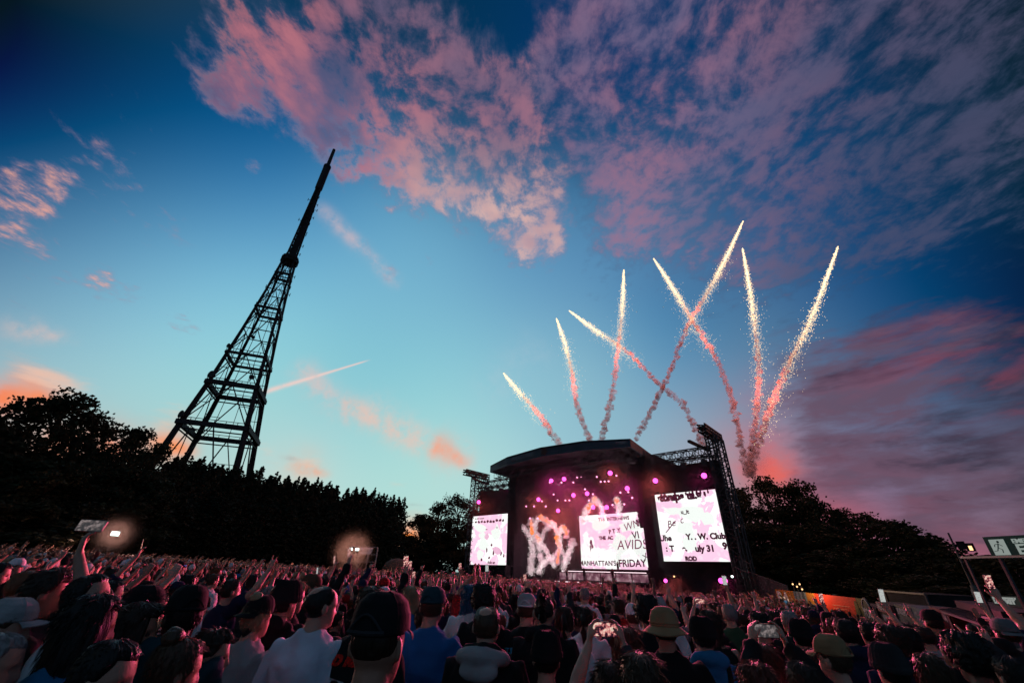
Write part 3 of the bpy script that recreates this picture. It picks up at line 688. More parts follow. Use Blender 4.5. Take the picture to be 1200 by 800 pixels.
# right wing
e, T, B = screen("video_screen", "square video screen on the right stage wing reading Club and July 31", 20.0, .75, 4.05, 9.0, 8.85, 3, .52)
B([(.55, .33, .30, .14), (.42, .55, .16, .12), (.45, .75, .12, .17), (.78, .42, .12, .10), (.30, .27, .18, .08)], WHITE_E, "bright_figure")
rnd = random.Random(9)
B([(.06 + .058 * k, .055 + rnd.uniform(-.03, .05) - .002 * k, .022, rnd.uniform(.03, .06)) for k in range(15)], M["ink"], "torn_lettering")
T("ttrups ul.g", .42, .06, 1.5, .09); T("u_it", .46, .30, .75, .03); T("Be  c", .27, .45, 1.25, .0, .25, .35, INK2); 
b = MB(); b.bar(st(20 - 3.6, .84, 4.05 + 3.6), st(20 - 1.9, .84, 4.05 + 5.1), .09); keep(b.build("pen_stroke", INK2), e)
T("Uhe", .08, .675, 1.05, .045); T("Y. . W. Club", .70, .665, 1.02, .05); T(":", .075, .825, 1.02, .05); T("T", .16, .825, 1.02, .05); T("e.", .36, .825, .95, .05); T("uly 31", .66, .83, 1.05, .055); T("9", .95, .80, 1.1, .06)
T("ROD", .43, .965, .72, .05)
# left wing
e, T, B = screen("video_screen", "narrow looking video screen on the left stage wing with black torn lettering on top", -20.0, .75, 3.25, 10.2, 8.85, 7, .5)
B([(.33, .42, .14, .10), (.25, .25, .22, .12), (.70, .40, .14, .20), (.38, .62, .16, .18), (.30, .80, .12, .12)], WHITE_E, "bright_figure")
B([(.46, .45, .09, .09), (.75, .72, .14, .10)], PINK_E, "pink_figure")
B([(.12 + .085 * k, .135 + rnd.uniform(-.01, .01), .04, .035) for k in range(10)] + [(.10 + .03 * k, .06, .012, .02) for k in range(9)], M["ink"], "torn_lettering")
B([(.44, .30, .05, .012), (.72, .27, .035, .022), (.60, .62, .03, .04), (.66, .78, .025, .07), (.86, .78, .03, .05), (.93, .83, .02, .04), (.35, .90, .03, .04), (.48, .72, .02, .06), (.55, .87, .03, .03)], INK2, "ink_blots")
T("fole an", .62, .955, .75, .02, 0, 0, INK2)
# centre
e, T, B = screen("video_screen", "wide central video screen reading MANHATTAN'S and FRIDAY", 1.5, -11.6, 3.15, 16.2, 9.3, 12, .49)
B([(.52, .55, .13, .20), (.66, .25, .16, .12), (.72, .55, .10, .22), (.50, .80, .05, .12), (.30, .20, .16, .12), (.80, .75, .06, .18)], WHITE_E, "bright_figure")
T("TVS  INTERVIEWS", .48, .10, .85, .03, .0); T("WN", .70, .245, 1.8, .0, .25, .2, INK2); T("N", .80, .20, 1.5, .05, .15); T("P T .Y", .48, .33, 1.0, .04, .1); T("THE  AC", .36, .45, .8, .05)
T("AVIDS", .68, .585, 2.2, .0, .02, .15, INK2); T("VI", .74, .42, 1.7, .02, .1); T("MANHATTAN'S", .22, .905, 1.15, .02); T("FRIDAY", .66, .90, 1.6, .035, .02); T("XO", .86, .76, 1.4, .0, .5)
B([(.15, .52, .025, .06), (.165, .60, .02, .05), (.14, .62, .012, .07)], INK2, "ink_blots"); B([(.06 + .013 * k, .115 - .002 * k, .004, .006) for k in range(14)], INK2, "small_print")

# stage lights
LAMPS = []
def stage_light(px, py, u_hint, n, bright, label, size=.40, mkey=None):
    """lamp hung at the depth n of the stage, on the photo's sight line"""
    d = ray(px, py); k = (n - (CAM - S0).dot(SN)) / d.dot(SN); p = CAM + d * k
    e = empty("stage_lamp", label, "stage lamp", "lamps hung in the stage roof" if bright else "small dim lamps hung in the stage roof", tuple(p))
    to = (CAM - p).normalized(); x = to.cross(UZ).normalized(); y = x.cross(to)
    h = MB(); h.tube([p - to * .55, p - to * .15, p + to * .12], [size * .5, size * .95, size * 1.05], 12)
    h.bar(p + UZ * .1 - to * .3, p + UZ * (size + .55) - to * .3, .08); keep(h.build("housing", M["black"]), e)
    l = MB(); l.tube([p + to * .125, p + to * .16], [size * .92, size * .85], 14); keep(l.build("lens", M[mkey or ("lamp_pink" if bright else "lamp_dim")]), e)
    if bright: LAMPS.append((p + to * .5, to))
    return e
def ORDN(i):
    tens = ["", "", "twenty", "thirty"]; small = ["first", "second", "third", "fourth", "fifth", "sixth", "seventh", "eighth", "ninth", "tenth", "eleventh", "twelfth", "thirteenth", "fourteenth", "fifteenth", "sixteenth", "seventeenth", "eighteenth", "nineteenth", "twentieth"]
    return small[i] if i < 20 else "thirtieth" if i == 29 else "twenty " + small[i - 20]
ordn = ["first", "second", "third", "fourth", "fifth", "sixth", "seventh", "eighth", "ninth", "tenth", "eleventh", "twelfth", "thirteenth", "fourteenth", "fifteenth"]
br = [(646, 563, 1), (661, 561, 2), (715, 554, 3), (735, 572, 0), (631, 585, 0), (672, 580, -2), (688, 578, -2), (654, 598, -6), (711, 594, -6), (695, 594, -6)]
for i, (px, py, n) in enumerate(sorted(br)):
    stage_light(px, py, 0, n, True, f"bright magenta lamp under the stage canopy, {ordn[i]} of these from the left")
stage_light(768, 563, 0, 1.6, True, "bright magenta lamp above the left corner of the right video screen")
stage_light(825, 557, 0, 1.6, True, "bright magenta lamp above the middle of the right video screen")
stage_light(561, 588, 0, 1.6, True, "bright magenta lamp above the left video screen")
stage_light(601, 571, 0, 1.6, True, "magenta lamp at the left end of the canopy truss")
rnd = random.Random(21); dim = []
for i in range(30):
    px = 612 + i * 4.6; py = 553 + rnd.choice((6, 12, 20, 26, 33, 40)) + (0 if px > 640 else 14) - max(0, px - 690) * .06
    dim.append((px, py))
for i, (px, py) in enumerate(dim):
    stage_light(px, py, 0, rnd.choice((-4, -1, 2)), False, f"tiny dim lamp in the stage roof, {ORDN(i)} of these from the left", .17)
def floor_light(px, py, n, size, label, key="lamp_pink"):
    d = ray(px, py); k = (n - (CAM - S0).dot(SN)) / d.dot(SN); p = CAM + d * k; to = (CAM - p).normalized()
    e = empty("floor_lamp", label, "stage lamp", None, tuple(p))
    zg = gz(p.x, p.y)
    h = MB(); h.tube([p - to * .4, p + to * .05], [size * .8, size * 1.1], 12); h.bar(Vector((p.x, p.y, zg)) - to * .2, p - to * .2, .14); keep(h.build("stand", M["black"]), e)
    l = MB(); l.tube([p + to * .055, p + to * .09], [size, size * .9], 14); keep(l.build("lens", M[key]), e); LAMPS.append((p + to * .5, to))
floor_light(845, 680, 3.0, .30, "bright magenta lamp low under the right video screen, left one of the pair"); floor_light(849.5, 680, 3.0, .30, "bright magenta lamp low under the right video screen, right one of the pair")
floor_light(780, 680, 6.5, .22, "magenta lamp at stage foot between centre and right screens"); floor_light(858, 675, 1.5, .13, "small white lamp beside the pair of magenta lamps", "lamp_white")
floor_light(790, 675, 5, .10, "tiny warm lamp above the single magenta foot lamp", "lamp_warm")
for i, (p, to) in enumerate(LAMPS):
    l = bpy.data.lights.new("stage_lamp_light", "SPOT"); o = bpy.data.objects.new("stage_lamp_light", l); COL.objects.link(o); o.location = p
    l.energy = 36000; l.color = (1.0, .07, .36) if i % 2 else (1.0, .15, .14); l.spot_size = math.radians(42); l.spot_blend = 1.0; l.shadow_soft_size = .35
    o.rotation_euler = (Vector((to.x, to.y, -.32))).to_track_quat("-Z", "Y").to_euler()

# ------------------------------------------------------------------ smoke and pyrotechnics
def volume_mat(name, col, dens, scale, lo, hi, emit=None, est=0.0):
    m = bpy.data.materials.new(name); m.use_nodes = True; q = NT(m.node_tree); q.n.clear()
    v = q.n.new("ShaderNodeVolumePrincipled"); v.inputs["Color"].default_value = (*col, 1); v.inputs["Anisotropy"].default_value = .2
    tc = q.n.new("ShaderNodeTexCoord").outputs["Object"]
    if dens is not None:
        f = q.smooth(q.noise(tc, scale, 3, .6), lo, hi, .12, 1.0); q.put(v.inputs["Density"], q.mul(f, dens))
    if emit: v.inputs["Emission Color"].default_value = (*emit, 1); v.inputs["Emission Strength"].default_value = est
    q.l.new(v.outputs[0], q.n.new("ShaderNodeOutputMaterial").inputs["Volume"]); return m
def smoke_surface(name, col, emit=None, est=0.0):
    """soft knotted smoke: pale, matt, thinner at the rims through its own ragged gaps"""
    m = bpy.data.materials.new(name); m.use_nodes = True; q = NT(m.node_tree); b = q.n["Principled BSDF"]
    tc = q.n.new("ShaderNodeTexCoord").outputs["Object"]
    b.inputs["Base Color"].default_value = (*col, 1); b.inputs["Roughness"].default_value = 1; b.inputs["Specular IOR Level"].default_value = 0
    if emit: b.inputs["Emission Color"].default_value = (*emit, 1); b.inputs["Emission Strength"].default_value = est
    tr = q.n.new("ShaderNodeBsdfTransparent"); mx = q.n.new("ShaderNodeMixShader"); q.put(mx.inputs[0], q.smooth(q.noise(tc, 1.6, 4, .65), .38, .66, .05, .6))
    q.l.new(tr.outputs[0], mx.inputs[1]); q.l.new(b.outputs[0], mx.inputs[2]); q.l.new(mx.outputs[0], q.n["Material Output"].inputs[0]); return m
M["spark"] = emis("white gold spark", (1.0, .72, .42), 1.7); M["spark_hot"] = emis("white spark", (1.0, .84, .60), 2.0)
M["trail_smoke"] = volume_mat("trail smoke with painted spark light", (.92, .46, .45), 2.2, 1.1, .35, .65)  # rose of the spark light is put into the smoke's colour
M["trail_hot"] = volume_mat("glowing trail smoke", (.95, .6, .4), 1.4, 1.3, .35, .65, (1.0, .36, .12), .22)
def spline(pts, n):
    out = []; P = [pts[0]] + list(pts) + [pts[-1]]; segs = len(pts) - 1
    for i in range(n + 1):
        x = min(segs - 1e-6, segs * i / n); k = int(x); f = x - k; a, b, c, d = P[k], P[k + 1], P[k + 2], P[k + 3]
        out.append(tuple(.5 * ((2 * b[j]) + (-a[j] + c[j]) * f + (2 * a[j] - 5 * b[j] + 4 * c[j] - d[j]) * f * f + (-a[j] + 3 * b[j] - 3 * c[j] + d[j]) * f ** 3) for j in range(len(b))))
    return out
def octa(cs, rs):
    """many small faceted sparks in one mesh"""
    cs = np.asarray(cs); n = len(cs); off = np.array([(1, 0, 0), (-1, 0, 0), (0, 1, 0), (0, -1, 0), (0, 0, 1), (0, 0, -1)], float)
    vs = cs[:, None, :] + off[None] * np.asarray(rs)[:, None, None]; tri = np.array([(0, 2, 4), (2, 1, 4), (1, 3, 4), (3, 0, 4), (2, 0, 5), (1, 2, 5), (3, 1, 5), (0, 3, 5)])
    fs = (np.arange(n)[:, None, None] * 6 + tri[None]).reshape(-1)
    me = bpy.data.meshes.new("sparks"); me.vertices.add(n * 6); me.vertices.foreach_set("co", vs.reshape(-1)); me.loops.add(len(fs)); me.loops.foreach_set("vertex_index", fs.astype(np.int32))
    k = len(fs) // 3; me.polygons.add(k); me.polygons.foreach_set("loop_start", np.arange(0, k * 3, 3, dtype=np.int32)); me.polygons.foreach_set("loop_total", np.full(k, 3, dtype=np.int32)); me.update(calc_edges=True); return me
def lumpy(path, rad, seed, rough=.5, n=10, amp=1.0):
    """knotted smoke tube along a path; rad gives the radius along it"""
    rnd = random.Random(seed); mb = MB(); pts = []; rr = []
    for i, p in enumerate(path):
        f = i / (len(path) - 1); r = rad(f); j = Vector((mnoise.noise(Vector((i * .31, seed, 0))), mnoise.noise(Vector((i * .31, seed, 9))), mnoise.noise(Vector((i * .31, seed, 17))))) * r * 1.6 * amp
        pts.append(Vector(p) + j); rr.append(r * (1 + rough * mnoise.noise(Vector((i * .55, seed + 40, 3))) * 1.6))
    mb.tube(pts, rr, n)
    for k, v in enumerate(mb.v):
        v = Vector(v); c = pts[min(k // n, len(pts) - 1)]; d = v - c; q = 1 + .55 * mnoise.noise(v * 1.3) ; mb.v[k] = tuple(c + d * max(.3, q))
    return mb
TR = [([(590, 437), (606, 456), (624, 476), (640, 497), (656, 521)], .50, 96, "short firework trail lowest at the left"),
      ([(652, 373), (663, 405), (671, 440), (676, 475), (692, 518)], .46, 98, "short steep firework trail second from the left"),
      ([(731, 316), (729, 365), (724, 410), (717, 465), (704, 518)], .42, 100, "upright firework trail left of centre"),
      ([(667, 364), (700, 388), (735, 412), (770, 448), (800, 475), (826, 524)], .36, 104, "long firework trail slanting down right across two others"),
      ([(766, 303), (787, 335), (812, 376), (840, 422), (858, 470), (874, 552)], .40, 100, "firework trail falling right from high centre, crossing the tallest one"),
      ([(871, 259), (850, 303), (826, 348), (806, 382), (783, 440), (746, 514)], .42, 106, "tallest firework trail leaning right with its tip highest of all"),
      ([(870, 291), (877, 330), (884, 380), (889, 430), (886, 490), (876, 556)], .55, 98, "upright firework trail right of the tallest tip"),
      ([(982, 289), (965, 335), (945, 385), (925, 425), (900, 485), (878, 556)], .62, 96, "firework trail farthest right, leaning right and trailing wide sparks")]
def firework(i, pts, hot, dist, label):
    rng = np.random.default_rng(100 + i)
    path2 = spline(pts, 70); base = at(*pts[-1], dist)
    path = [at(x, y, dist + 0 * k) for k, (x, y) in enumerate(path2)]
    e = empty("firework_trail", label, "firework", "firework trails above the stage roof", tuple(base))
    L = [0.0]
    for a, b in zip(path, path[1:]): L.append(L[-1] + (b - a).length)
    tot = L[-1]; A = np.array([tuple(p) for p in path]); Ln = np.array(L) / tot
    def along(f): return np.stack([np.interp(f, Ln, A[:, k]) for k in range(3)], 1)
    n = int(1900 * tot / 45); f = hot * 1.45 * rng.beta(1.05, 1.7, n); w = .10 + 1.05 * np.clip(f / hot, 0, 1.3) ** .8
    c = along(f) + rng.normal(size=(n, 3)) * w[:, None] * .62; c[:, 2] -= np.abs(rng.normal(0, .45, n)) * (f / hot) * 1.2
    r = rng.uniform(.04, .10, n) * np.where(f < hot * .7, 1.15, .8)
    o = link("sparks", octa(c, r), M["spark"]); keep(o, e)["kind"] = "stuff"
    n = int(420 * tot / 45); f = hot * .8 * rng.beta(.9, 1.6, n); w = .05 + .38 * (f / hot) ** .8
    c = along(f) + rng.normal(size=(n, 3)) * w[:, None] * .5; o = link("bright_core", octa(c, rng.uniform(.05, .11, n)), M["spark_hot"]); keep(o, e)["kind"] = "stuff"
    n = int(150 * tot / 45); f = rng.uniform(hot * .4, hot * 1.3, n); c = along(f) + rng.normal(size=(n, 3)) * np.array([1.5, .8, 1.5]); c[:, 2] -= 1.0
    o = link("stray_sparks", octa(c, rng.uniform(.04, .08, n)), M["spark"]); keep(o, e)["kind"] = "stuff"
    k0 = int(70 * hot * .45); k1 = int(70 * hot * 1.0)
    keep(lumpy(spline([tuple(p) for p in path[k0:k1 + 1]], 90), lambda q: .22 + .22 * q, 7 * i + 1).build("glowing_smoke", M["trail_hot"]), e)
    keep(lumpy(spline([tuple(p) for p in path[k1:]], 130), lambda q: .46 + .24 * q, 7 * i + 2, .6, amp=1.5).build("smoke", M["trail_smoke"]), e)
for i, (p, h, d, l) in enumerate(TR):
    firework(i, p, h, d, l)
    l_ = bpy.data.lights.new("firework_light", "POINT"); o_ = bpy.data.objects.new("firework_light", l_); COL.objects.link(o_); l_.energy = 4200; l_.color = (1, .30, .20); l_.shadow_soft_size = .8
    q_ = spline(p, 70)[int(70 * min(.75, h * 1.25))]; o_.location = at(q_[0], q_[1], d) + Vector((-1.2, -2.0, 0))

# flame and spark arcs on the deck
M["arc_smoke"] = volume_mat("smoke with painted flame glow", (.95, .8, .86), 2.6, 1.6, .35, .65, (1.0, .62, .70), .42)  # pink emission paints the flame light onto the smoke
M["flame"] = emis("orange flame", (1.0, .20, .035), 1.25); M["gerb"] = emis("white hot sparks", (1.0, .84, .84), 1.6)
ARC = [([(620, 672), (622, 645), (619, 625), (608, 615), (603, 606)], -.0, "spark arc farthest left on the stage, curling outward", 1), ([(623, 672), (625, 650), (624, 628), (622, 608)], 0, "upright flame jet on the stage's left, beside the outermost arc", 1),
       ([(634, 672), (631, 640), (627, 618), (633, 606), (645, 613)], 0, "arching spark jet left of the central screen, first hoop", 1), ([(650, 664), (640, 645), (632, 634), (628, 626)], 0, "low spark streak under the first hoop", 1), ([(637, 664), (634, 640), (638, 622), (647, 614), (652, 622), (655, 640), (653, 660)], 0, "full hoop of sparks left of the central screen", 1),
       ([(664, 660), (657, 640), (655, 628), (660, 618), (664, 626)], 0, "spark hoop touching the central screen's left edge", 1), ([(660, 666), (666, 648), (672, 634)], 0, "short spark jet rising right beside the central screen", 0), ([(630, 670), (640, 656), (652, 652)], 0, "low fan of smoke and sparks at the deck", 0),
       ([(682, 612), (686, 600), (692, 590)], -2, "small flame curl over the top left of the central screen", 1), ([(706, 606), (705, 594), (698, 586), (696, 585)], -2, "small flame curl over the top middle of the central screen", 1), ([(725, 604), (725, 592), (722, 584)], -2, "small flame curl over the top right of the central screen", 1)]
def stage_pt(px, py, n):
    d = ray(px, py); return CAM + d * ((n - (CAM - S0).dot(SN)) / d.dot(SN))
for i, (pts, n, label, fl) in enumerate(ARC):
    rng = np.random.default_rng(50 + i); P = [stage_pt(x, y, n) for x, y in spline(pts, 40)]
    e = empty("stage_flame", label, "pyro jet", "spark and flame jets on the stage", tuple(P[0]))
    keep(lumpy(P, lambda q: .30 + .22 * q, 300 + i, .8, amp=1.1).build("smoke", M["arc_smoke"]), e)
    A = np.array([tuple(p) for p in P]); m = 800; f = rng.uniform(0, .9, m) * 40; k = f.astype(int); c = A[k] + (A[np.minimum(k + 1, 40)] - A[k]) * (f - k)[:, None] + rng.normal(size=(m, 3)) * .27
    tag(keep(link("sparks", octa(c, rng.uniform(.015, .045, m)), M["gerb"]), e), kind="stuff")
    if fl: keep(lumpy(P[-12:], lambda q: .26 * (1.1 - q) + .10, 340 + i, .7).build("flame", M["flame"]), e)
fl = bpy.data.lights.new("flame_light", "POINT"); fo = bpy.data.objects.new("flame_light", fl); COL.objects.link(fo); fo.location = stage_pt(645, 640, 2); fl.energy = 1200; fl.color = (1, .35, .5); fl.shadow_soft_size = 1.5

# ------------------------------------------------------------------ right hand side: banner, stalls, signs
def wall_frame(p0, p1):
    a, b = Vector((p0.x, p0.y, 0)), Vector((p1.x, p1.y, 0)); X = (b - a).normalized(); N = X.cross(UZ); return X, N, (b - a).length
tl, tr_ = at(908, 690, 58), at(1010, 701, 47)
X, N, L = wall_frame(tl, tr_); zt = (tl.z + tr_.z) / 2; base = Vector((tl.x, tl.y, 0)); HB = 2.6
ban = empty("printed_banner", "long orange and red printed banner wall with white letters RA on its left end", "banner", None, (tl.x, tl.y, tl.z - HB))
Xs = (tr_ - tl).normalized(); Zs = UZ
def bpanel(f0, f1, h0, h1, m, nm, off=0.0):
    a = tl + (tr_ - tl) * f0; b = tl + (tr_ - tl) * f1; o = N * .06; u_ = lambda p, h: p + UZ * (-HB * (1 - h)) + N * off
    keep(MB().hexa([u_(a, h0) - o, u_(b, h0) - o, u_(b, h0), u_(a, h0), u_(a, h1) - o, u_(b, h1) - o, u_(b, h1), u_(a, h1)]).build(nm, m), ban)
OR, RD, GR, GB = (.50, .20, .03), (.62, .045, .02), (.16, .14, .05), (.17, .24, .26)
mo, mr, mg, mb_ = mat("orange print", OR, .7, .2, 0, .15, .6), mat("red print", RD, .7, .2, 0, .08, .6), mat("olive print", GR, .7, .2, 0, .2, .6), mat("grey blue print", GB, .7, .2, 0, .2, .6)
bpanel(0, .26, 0, 1, mo, "orange_panel"); bpanel(.261, .42, 0, 1, mb_, "blue_panel"); bpanel(.421, .52, 0, 1, mo, "orange_panel"); bpanel(.521, .94, 0, 1, mr, "red_panel"); bpanel(.941, 1, 0, 1, mg, "olive_panel")
for f0, hh, ww in ((.40, .28, .12), (.70, .12, .16), (.93, .6, .03)):
    c = tl + (tr_ - tl) * f0 - UZ * HB * (1 - hh) + N * .012; sh = MB(); sh.prism([c + X * (math.cos(k * PI / 8) * ww * L * .6) + UZ * (math.sin(k * PI / 8) * HB * .33) for k in range(16)], N * .012)
    keep(sh.build("round_print", mg), ban)
place_text("banner_lettering", "RA", tl + (tr_ - tl) * .105 - UZ * .85 + N * .04, Xs, UZ, 1.75, M["white"], ban, .05)
for k in range(3): bpanel(.70, .86 - .03 * k, .72 - .09 * k, .735 - .09 * k, mat("pale red print", (.75, .28, .18)), "small_print", .01)
# dark fence between the stage and the banner
fl_, fr_ = at(872, 668, 66), at(922, 686, 58)
e = empty("site_fence", "dark sloping fence panel between the stage's right foot and the orange banner", "fence", None, (fl_.x, fl_.y, gz(fl_.x, fl_.y)))
X2, N2, L2 = wall_frame(fl_, fr_); o = N2 * .08
keep(MB().hexa([Vector((fl_.x, fl_.y, -1.3)), Vector((fr_.x, fr_.y, -1.3)), Vector((fr_.x, fr_.y, -1.3)) - o, Vector((fl_.x, fl_.y, -1.3)) - o, fl_, fr_, fr_ - o, fl_ - o]).build("panel", mat("grey fence sheet", (.07, .06, .07), .8)), e)
rail = MB()
for k in range(6):
    p = fl_.lerp(fr_, k / 5); rail.bar(Vector((p.x, p.y, -1.3)), p + UZ * .1, .1)
rail.bar(fl_, fr_, .09); keep(rail.build("rail", M["steel"]), e)
pl_, pr_ = at(862, 664, 64), at(877, 671, 62)
e = empty("stage_platform", "small dark scaffold platform right of the big right video screen", "platform", None, (pl_.x, pl_.y, gz(pl_.x, pl_.y)))
for k in range(2):
    b = MB()
    for q in range(3):
        p = pl_.lerp(pr_, q / 2) + Vector((1.0, 1.0, 0)) * k; b.bar(Vector((p.x, p.y, -1.2)), p + UZ * 1.0, .08)
    b.bar(pl_ + Vector((1, 1, 1)) * k * .99, pr_ + Vector((1, 1, 1)) * k * .99, .1); keep(b.build("scaffold_frame", M["steel"]), e)

def stall(x0, y0, x1, y1, dist0, dist1, h, name, label, front, parts=()):
    a, b = at(x0, y0, dist0), at(x1, y1, dist1); za = min(gz(a.x, a.y), gz(b.x, b.y)) - .4; z = (a.z + b.z) / 2
    X, N, L = wall_frame(a, b); c = (a + b) / 2; e = empty(name, label, "stall", "food stalls along the right side", (c.x, c.y, za))
    A = Vector((a.x, a.y, 0)); Bv = Vector((b.x, b.y, 0)); o = N * -2.4
    keep(MB().hexa([A + UZ * za, Bv + UZ * za, Bv + o + UZ * za, A + o + UZ * za, A + UZ * a.z, Bv + UZ * b.z, Bv + o + UZ * b.z, A + o + UZ * a.z]).build("body", front), e)
    up = (b - a).normalized()
    return e, a, b, up, N
dk1, dk2 = mat("dark blue painted board", (.02, .034, .046), .6, .3, 0, .4, 1.5), mat("black painted board", (.016, .015, .016), .7, .2, 0, .4, 1.5)
dk3 = mat("dark brown board", (.025, .018, .018), .7, .2, 0, .5, 1.5); teal = mat("dark teal board", (.02, .07, .085), .6, .2, 0, .5, .9); redb = mat("dull red board", (.09, .014, .014), .6, .2, 0, .3, 1)
pinkb = mat("pink sign board", (.20, .07, .085), .6, .2, 0, .1, 3); wsg = mat("off white sign print", (.38, .38, .4), .7, .2)
# stall 1: round sign
e, a, b, X, N = stall(1009, 706, 1026, 712, 46, 43, 2.5, "food_stall", "black food stall with round sign and white lettering, beside the orange banner", dk2)
c = a.lerp(b, .5) - UZ * .55 + N * .05
r = MB(); r.prism([c + X * math.cos(k * PI / 12) * 1.05 + UZ * math.sin(k * PI / 12) * 1.05 for k in range(24)], N * .08); keep(r.build("round_sign", dk2), e)
r = MB(); pts = [c + N * .1 + X * math.cos(k * PI / 12) * .95 + UZ * math.sin(k * PI / 12) * .95 for k in range(25)]
for p, q in zip(pts, pts[1:]): r.bar(p, q, .05)
keep(r.build("sign_rim", wsg), e); place_text("sign_lettering", "YON", c + N * .1, X, UZ, .85, wsg, e, .02); place_text("sign_lettering", "street food", c + N * .1 - UZ * .5, X, UZ, .3, wsg, e)
# stall 2: pink board and drawing
e, a, b, X, N = stall(1026, 704, 1046, 709, 43, 40, 2.5, "food_stall", "food stall with pink name board above a white poster", dk2)
c = a.lerp(b, .5); keep(MB().box(c - UZ * .28 + N * .05, 2.6, .08, .55, X, N, UZ).build("name_board", pinkb), e); place_text("board_lettering", "MEXICAN", c - UZ * .28 + N * .10, X, UZ, .48, wsg, e, .02)
keep(MB().box(c - UZ * 1.25 + N * .05 + X * .2, 2.0, .06, 1.1, X, N, UZ).build("poster", mat("white poster", (.15, .17, .20), .6, .2, 0, .5, 2.2)), e)
r = MB(); q0 = c - UZ * 1.25 + N * .09 + X * .2
for p, q in (((-.5, .2), (0, -.3)), ((0, -.3), (.3, .1)), ((.3, .1), (.6, -.2)), ((-.5, .2), (-.1, .35)), ((-.2, -.1), (.2, .3))): r.bar(q0 + X * p[0] + UZ * p[1], q0 + X * q[0] + UZ * q[1], .10)
keep(r.build("poster_drawing", dk1), e)
# stall 3 & 4
e, a, b, X, N = stall(1047, 707, 1066, 712, 40, 37, 2.5, "food_stall", "dark blue food stall front with small white handwriting", dk1)
place_text("board_lettering", "BURGERS", a.lerp(b, .45) - UZ * .35 + N * .04, X, UZ, .42, wsg, e, .01)
for k in range(3): place_text("menu_lettering", ("loaded fries", "hot dogs", "cold drinks")[k], a.lerp(b, .45) - UZ * (.8 + .28 * k) + N * .04, X, UZ, .22, M["dimtext"], e)
e, a, b, X, N = stall(1066, 709, 1086, 715, 37, 34.5, 2.5, "food_stall", "dark teal food stall front with faint lettering", teal)
place_text("board_lettering", "pizza & pasta", a.lerp(b, .5) - UZ * .3 + N * .04, X, UZ, .26, M["dimtext"], e)
# stall 5 red / posters
e, a, b, X, N = stall(1088, 710, 1113, 717, 35, 32, 2.5, "food_stall", "dull red food stall with two dark posters", redb)
for k, q in enumerate((.38, .80)): keep(MB().box(a.lerp(b, q) - UZ * .9 + N * .05, 1.0, .06, 1.5, X, N, UZ).build("poster", dk3), e); place_text("poster_lettering", ("OPEN", "COLD")[k], a.lerp(b, q) - UZ * .5 + N * .09, UZ * -1, X, .34, wsg, e, .01)
r = MB()
for q in (-.3, 0, .3): r.bar(a.lerp(b, .38) - UZ * 1.4 + N * .1 + X * q, a.lerp(b, .38) - UZ * (.9 - q) + N * .1 - X * q, .12)
keep(r.build("poster_drawing", wsg), e)
# stall 6: long canopy
e, a, b, X, N = stall(1118, 703, 1172, 716, 33, 27.5, 2.5, "food_stall", "low wide stall with grey corrugated roof under the lamp pole", dk2)
rf = MB(); o = -N * 2.6
rf.hexa([a + N * .7 - UZ * .55, b + N * .7 - UZ * .55, b + o, a + o, a + N * .7 - UZ * .48, b + N * .7 - UZ * .48, b + o + UZ * .07, a + o + UZ * .07]); keep(rf.build("roof", mat("grey sheet roof", (.045, .045, .052), .6, .3, .2, .3, 1)), e)
rb = MB()
for k in range(18):
    p = a.lerp(b, k / 17); rb.bar(p + N * .71 - UZ * .43, p + o + UZ * .12, .05)
keep(rb.build("roof_ribs", M["steel"]), e); place_text("sign_lettering", "Sizzling", a.lerp(b, .22) - UZ * 1.25 + N * .06, X, UZ, .55, M["dimtext"], e, .01, .3, .02, .1)
# stall 7: black box at the edge
e, a, b, X, N = stall(1150, 722, 1215, 735, 26, 21, 2.4, "food_stall", "plain black stall box nearest at the right edge", dk2)
r = MB()
for q in (.0, .55, 1): r.bar(a.lerp(b, q) + N * .04, a.lerp(b, q) + N * .04 - UZ * 2.2, .07)
r.bar(a + N * .04, b + N * .04, .07); keep(r.build("trim", M["steel"]), e)
# dark marquee frame behind the stalls
a, b = at(1037, 692, 47), at(1085, 696, 41); e = empty("marquee_frame", "black box shaped marquee standing behind the food stalls", "marquee", None, (a.x, a.y, gz(a.x, a.y)))
X, N, L = wall_frame(a, b)
keep(MB().hexa([Vector((a.x, a.y, -1.5)), Vector((b.x, b.y, -1.5)), Vector((b.x, b.y, -1.5)) - N * 3, Vector((a.x, a.y, -1.5)) - N * 3, a, b, b - N * 3, a - N * 3]).build("cover", M["black"]), e)
r = MB(); r.bar(a + N * .05, b + N * .05, .1); r.bar(a + N * .05, Vector((a.x, a.y, -1.5)) + N * .05, .1); r.bar(b + N * .05, Vector((b.x, b.y, -1.5)) + N * .05, .1); keep(r.build("frame", M["steel"]), e)

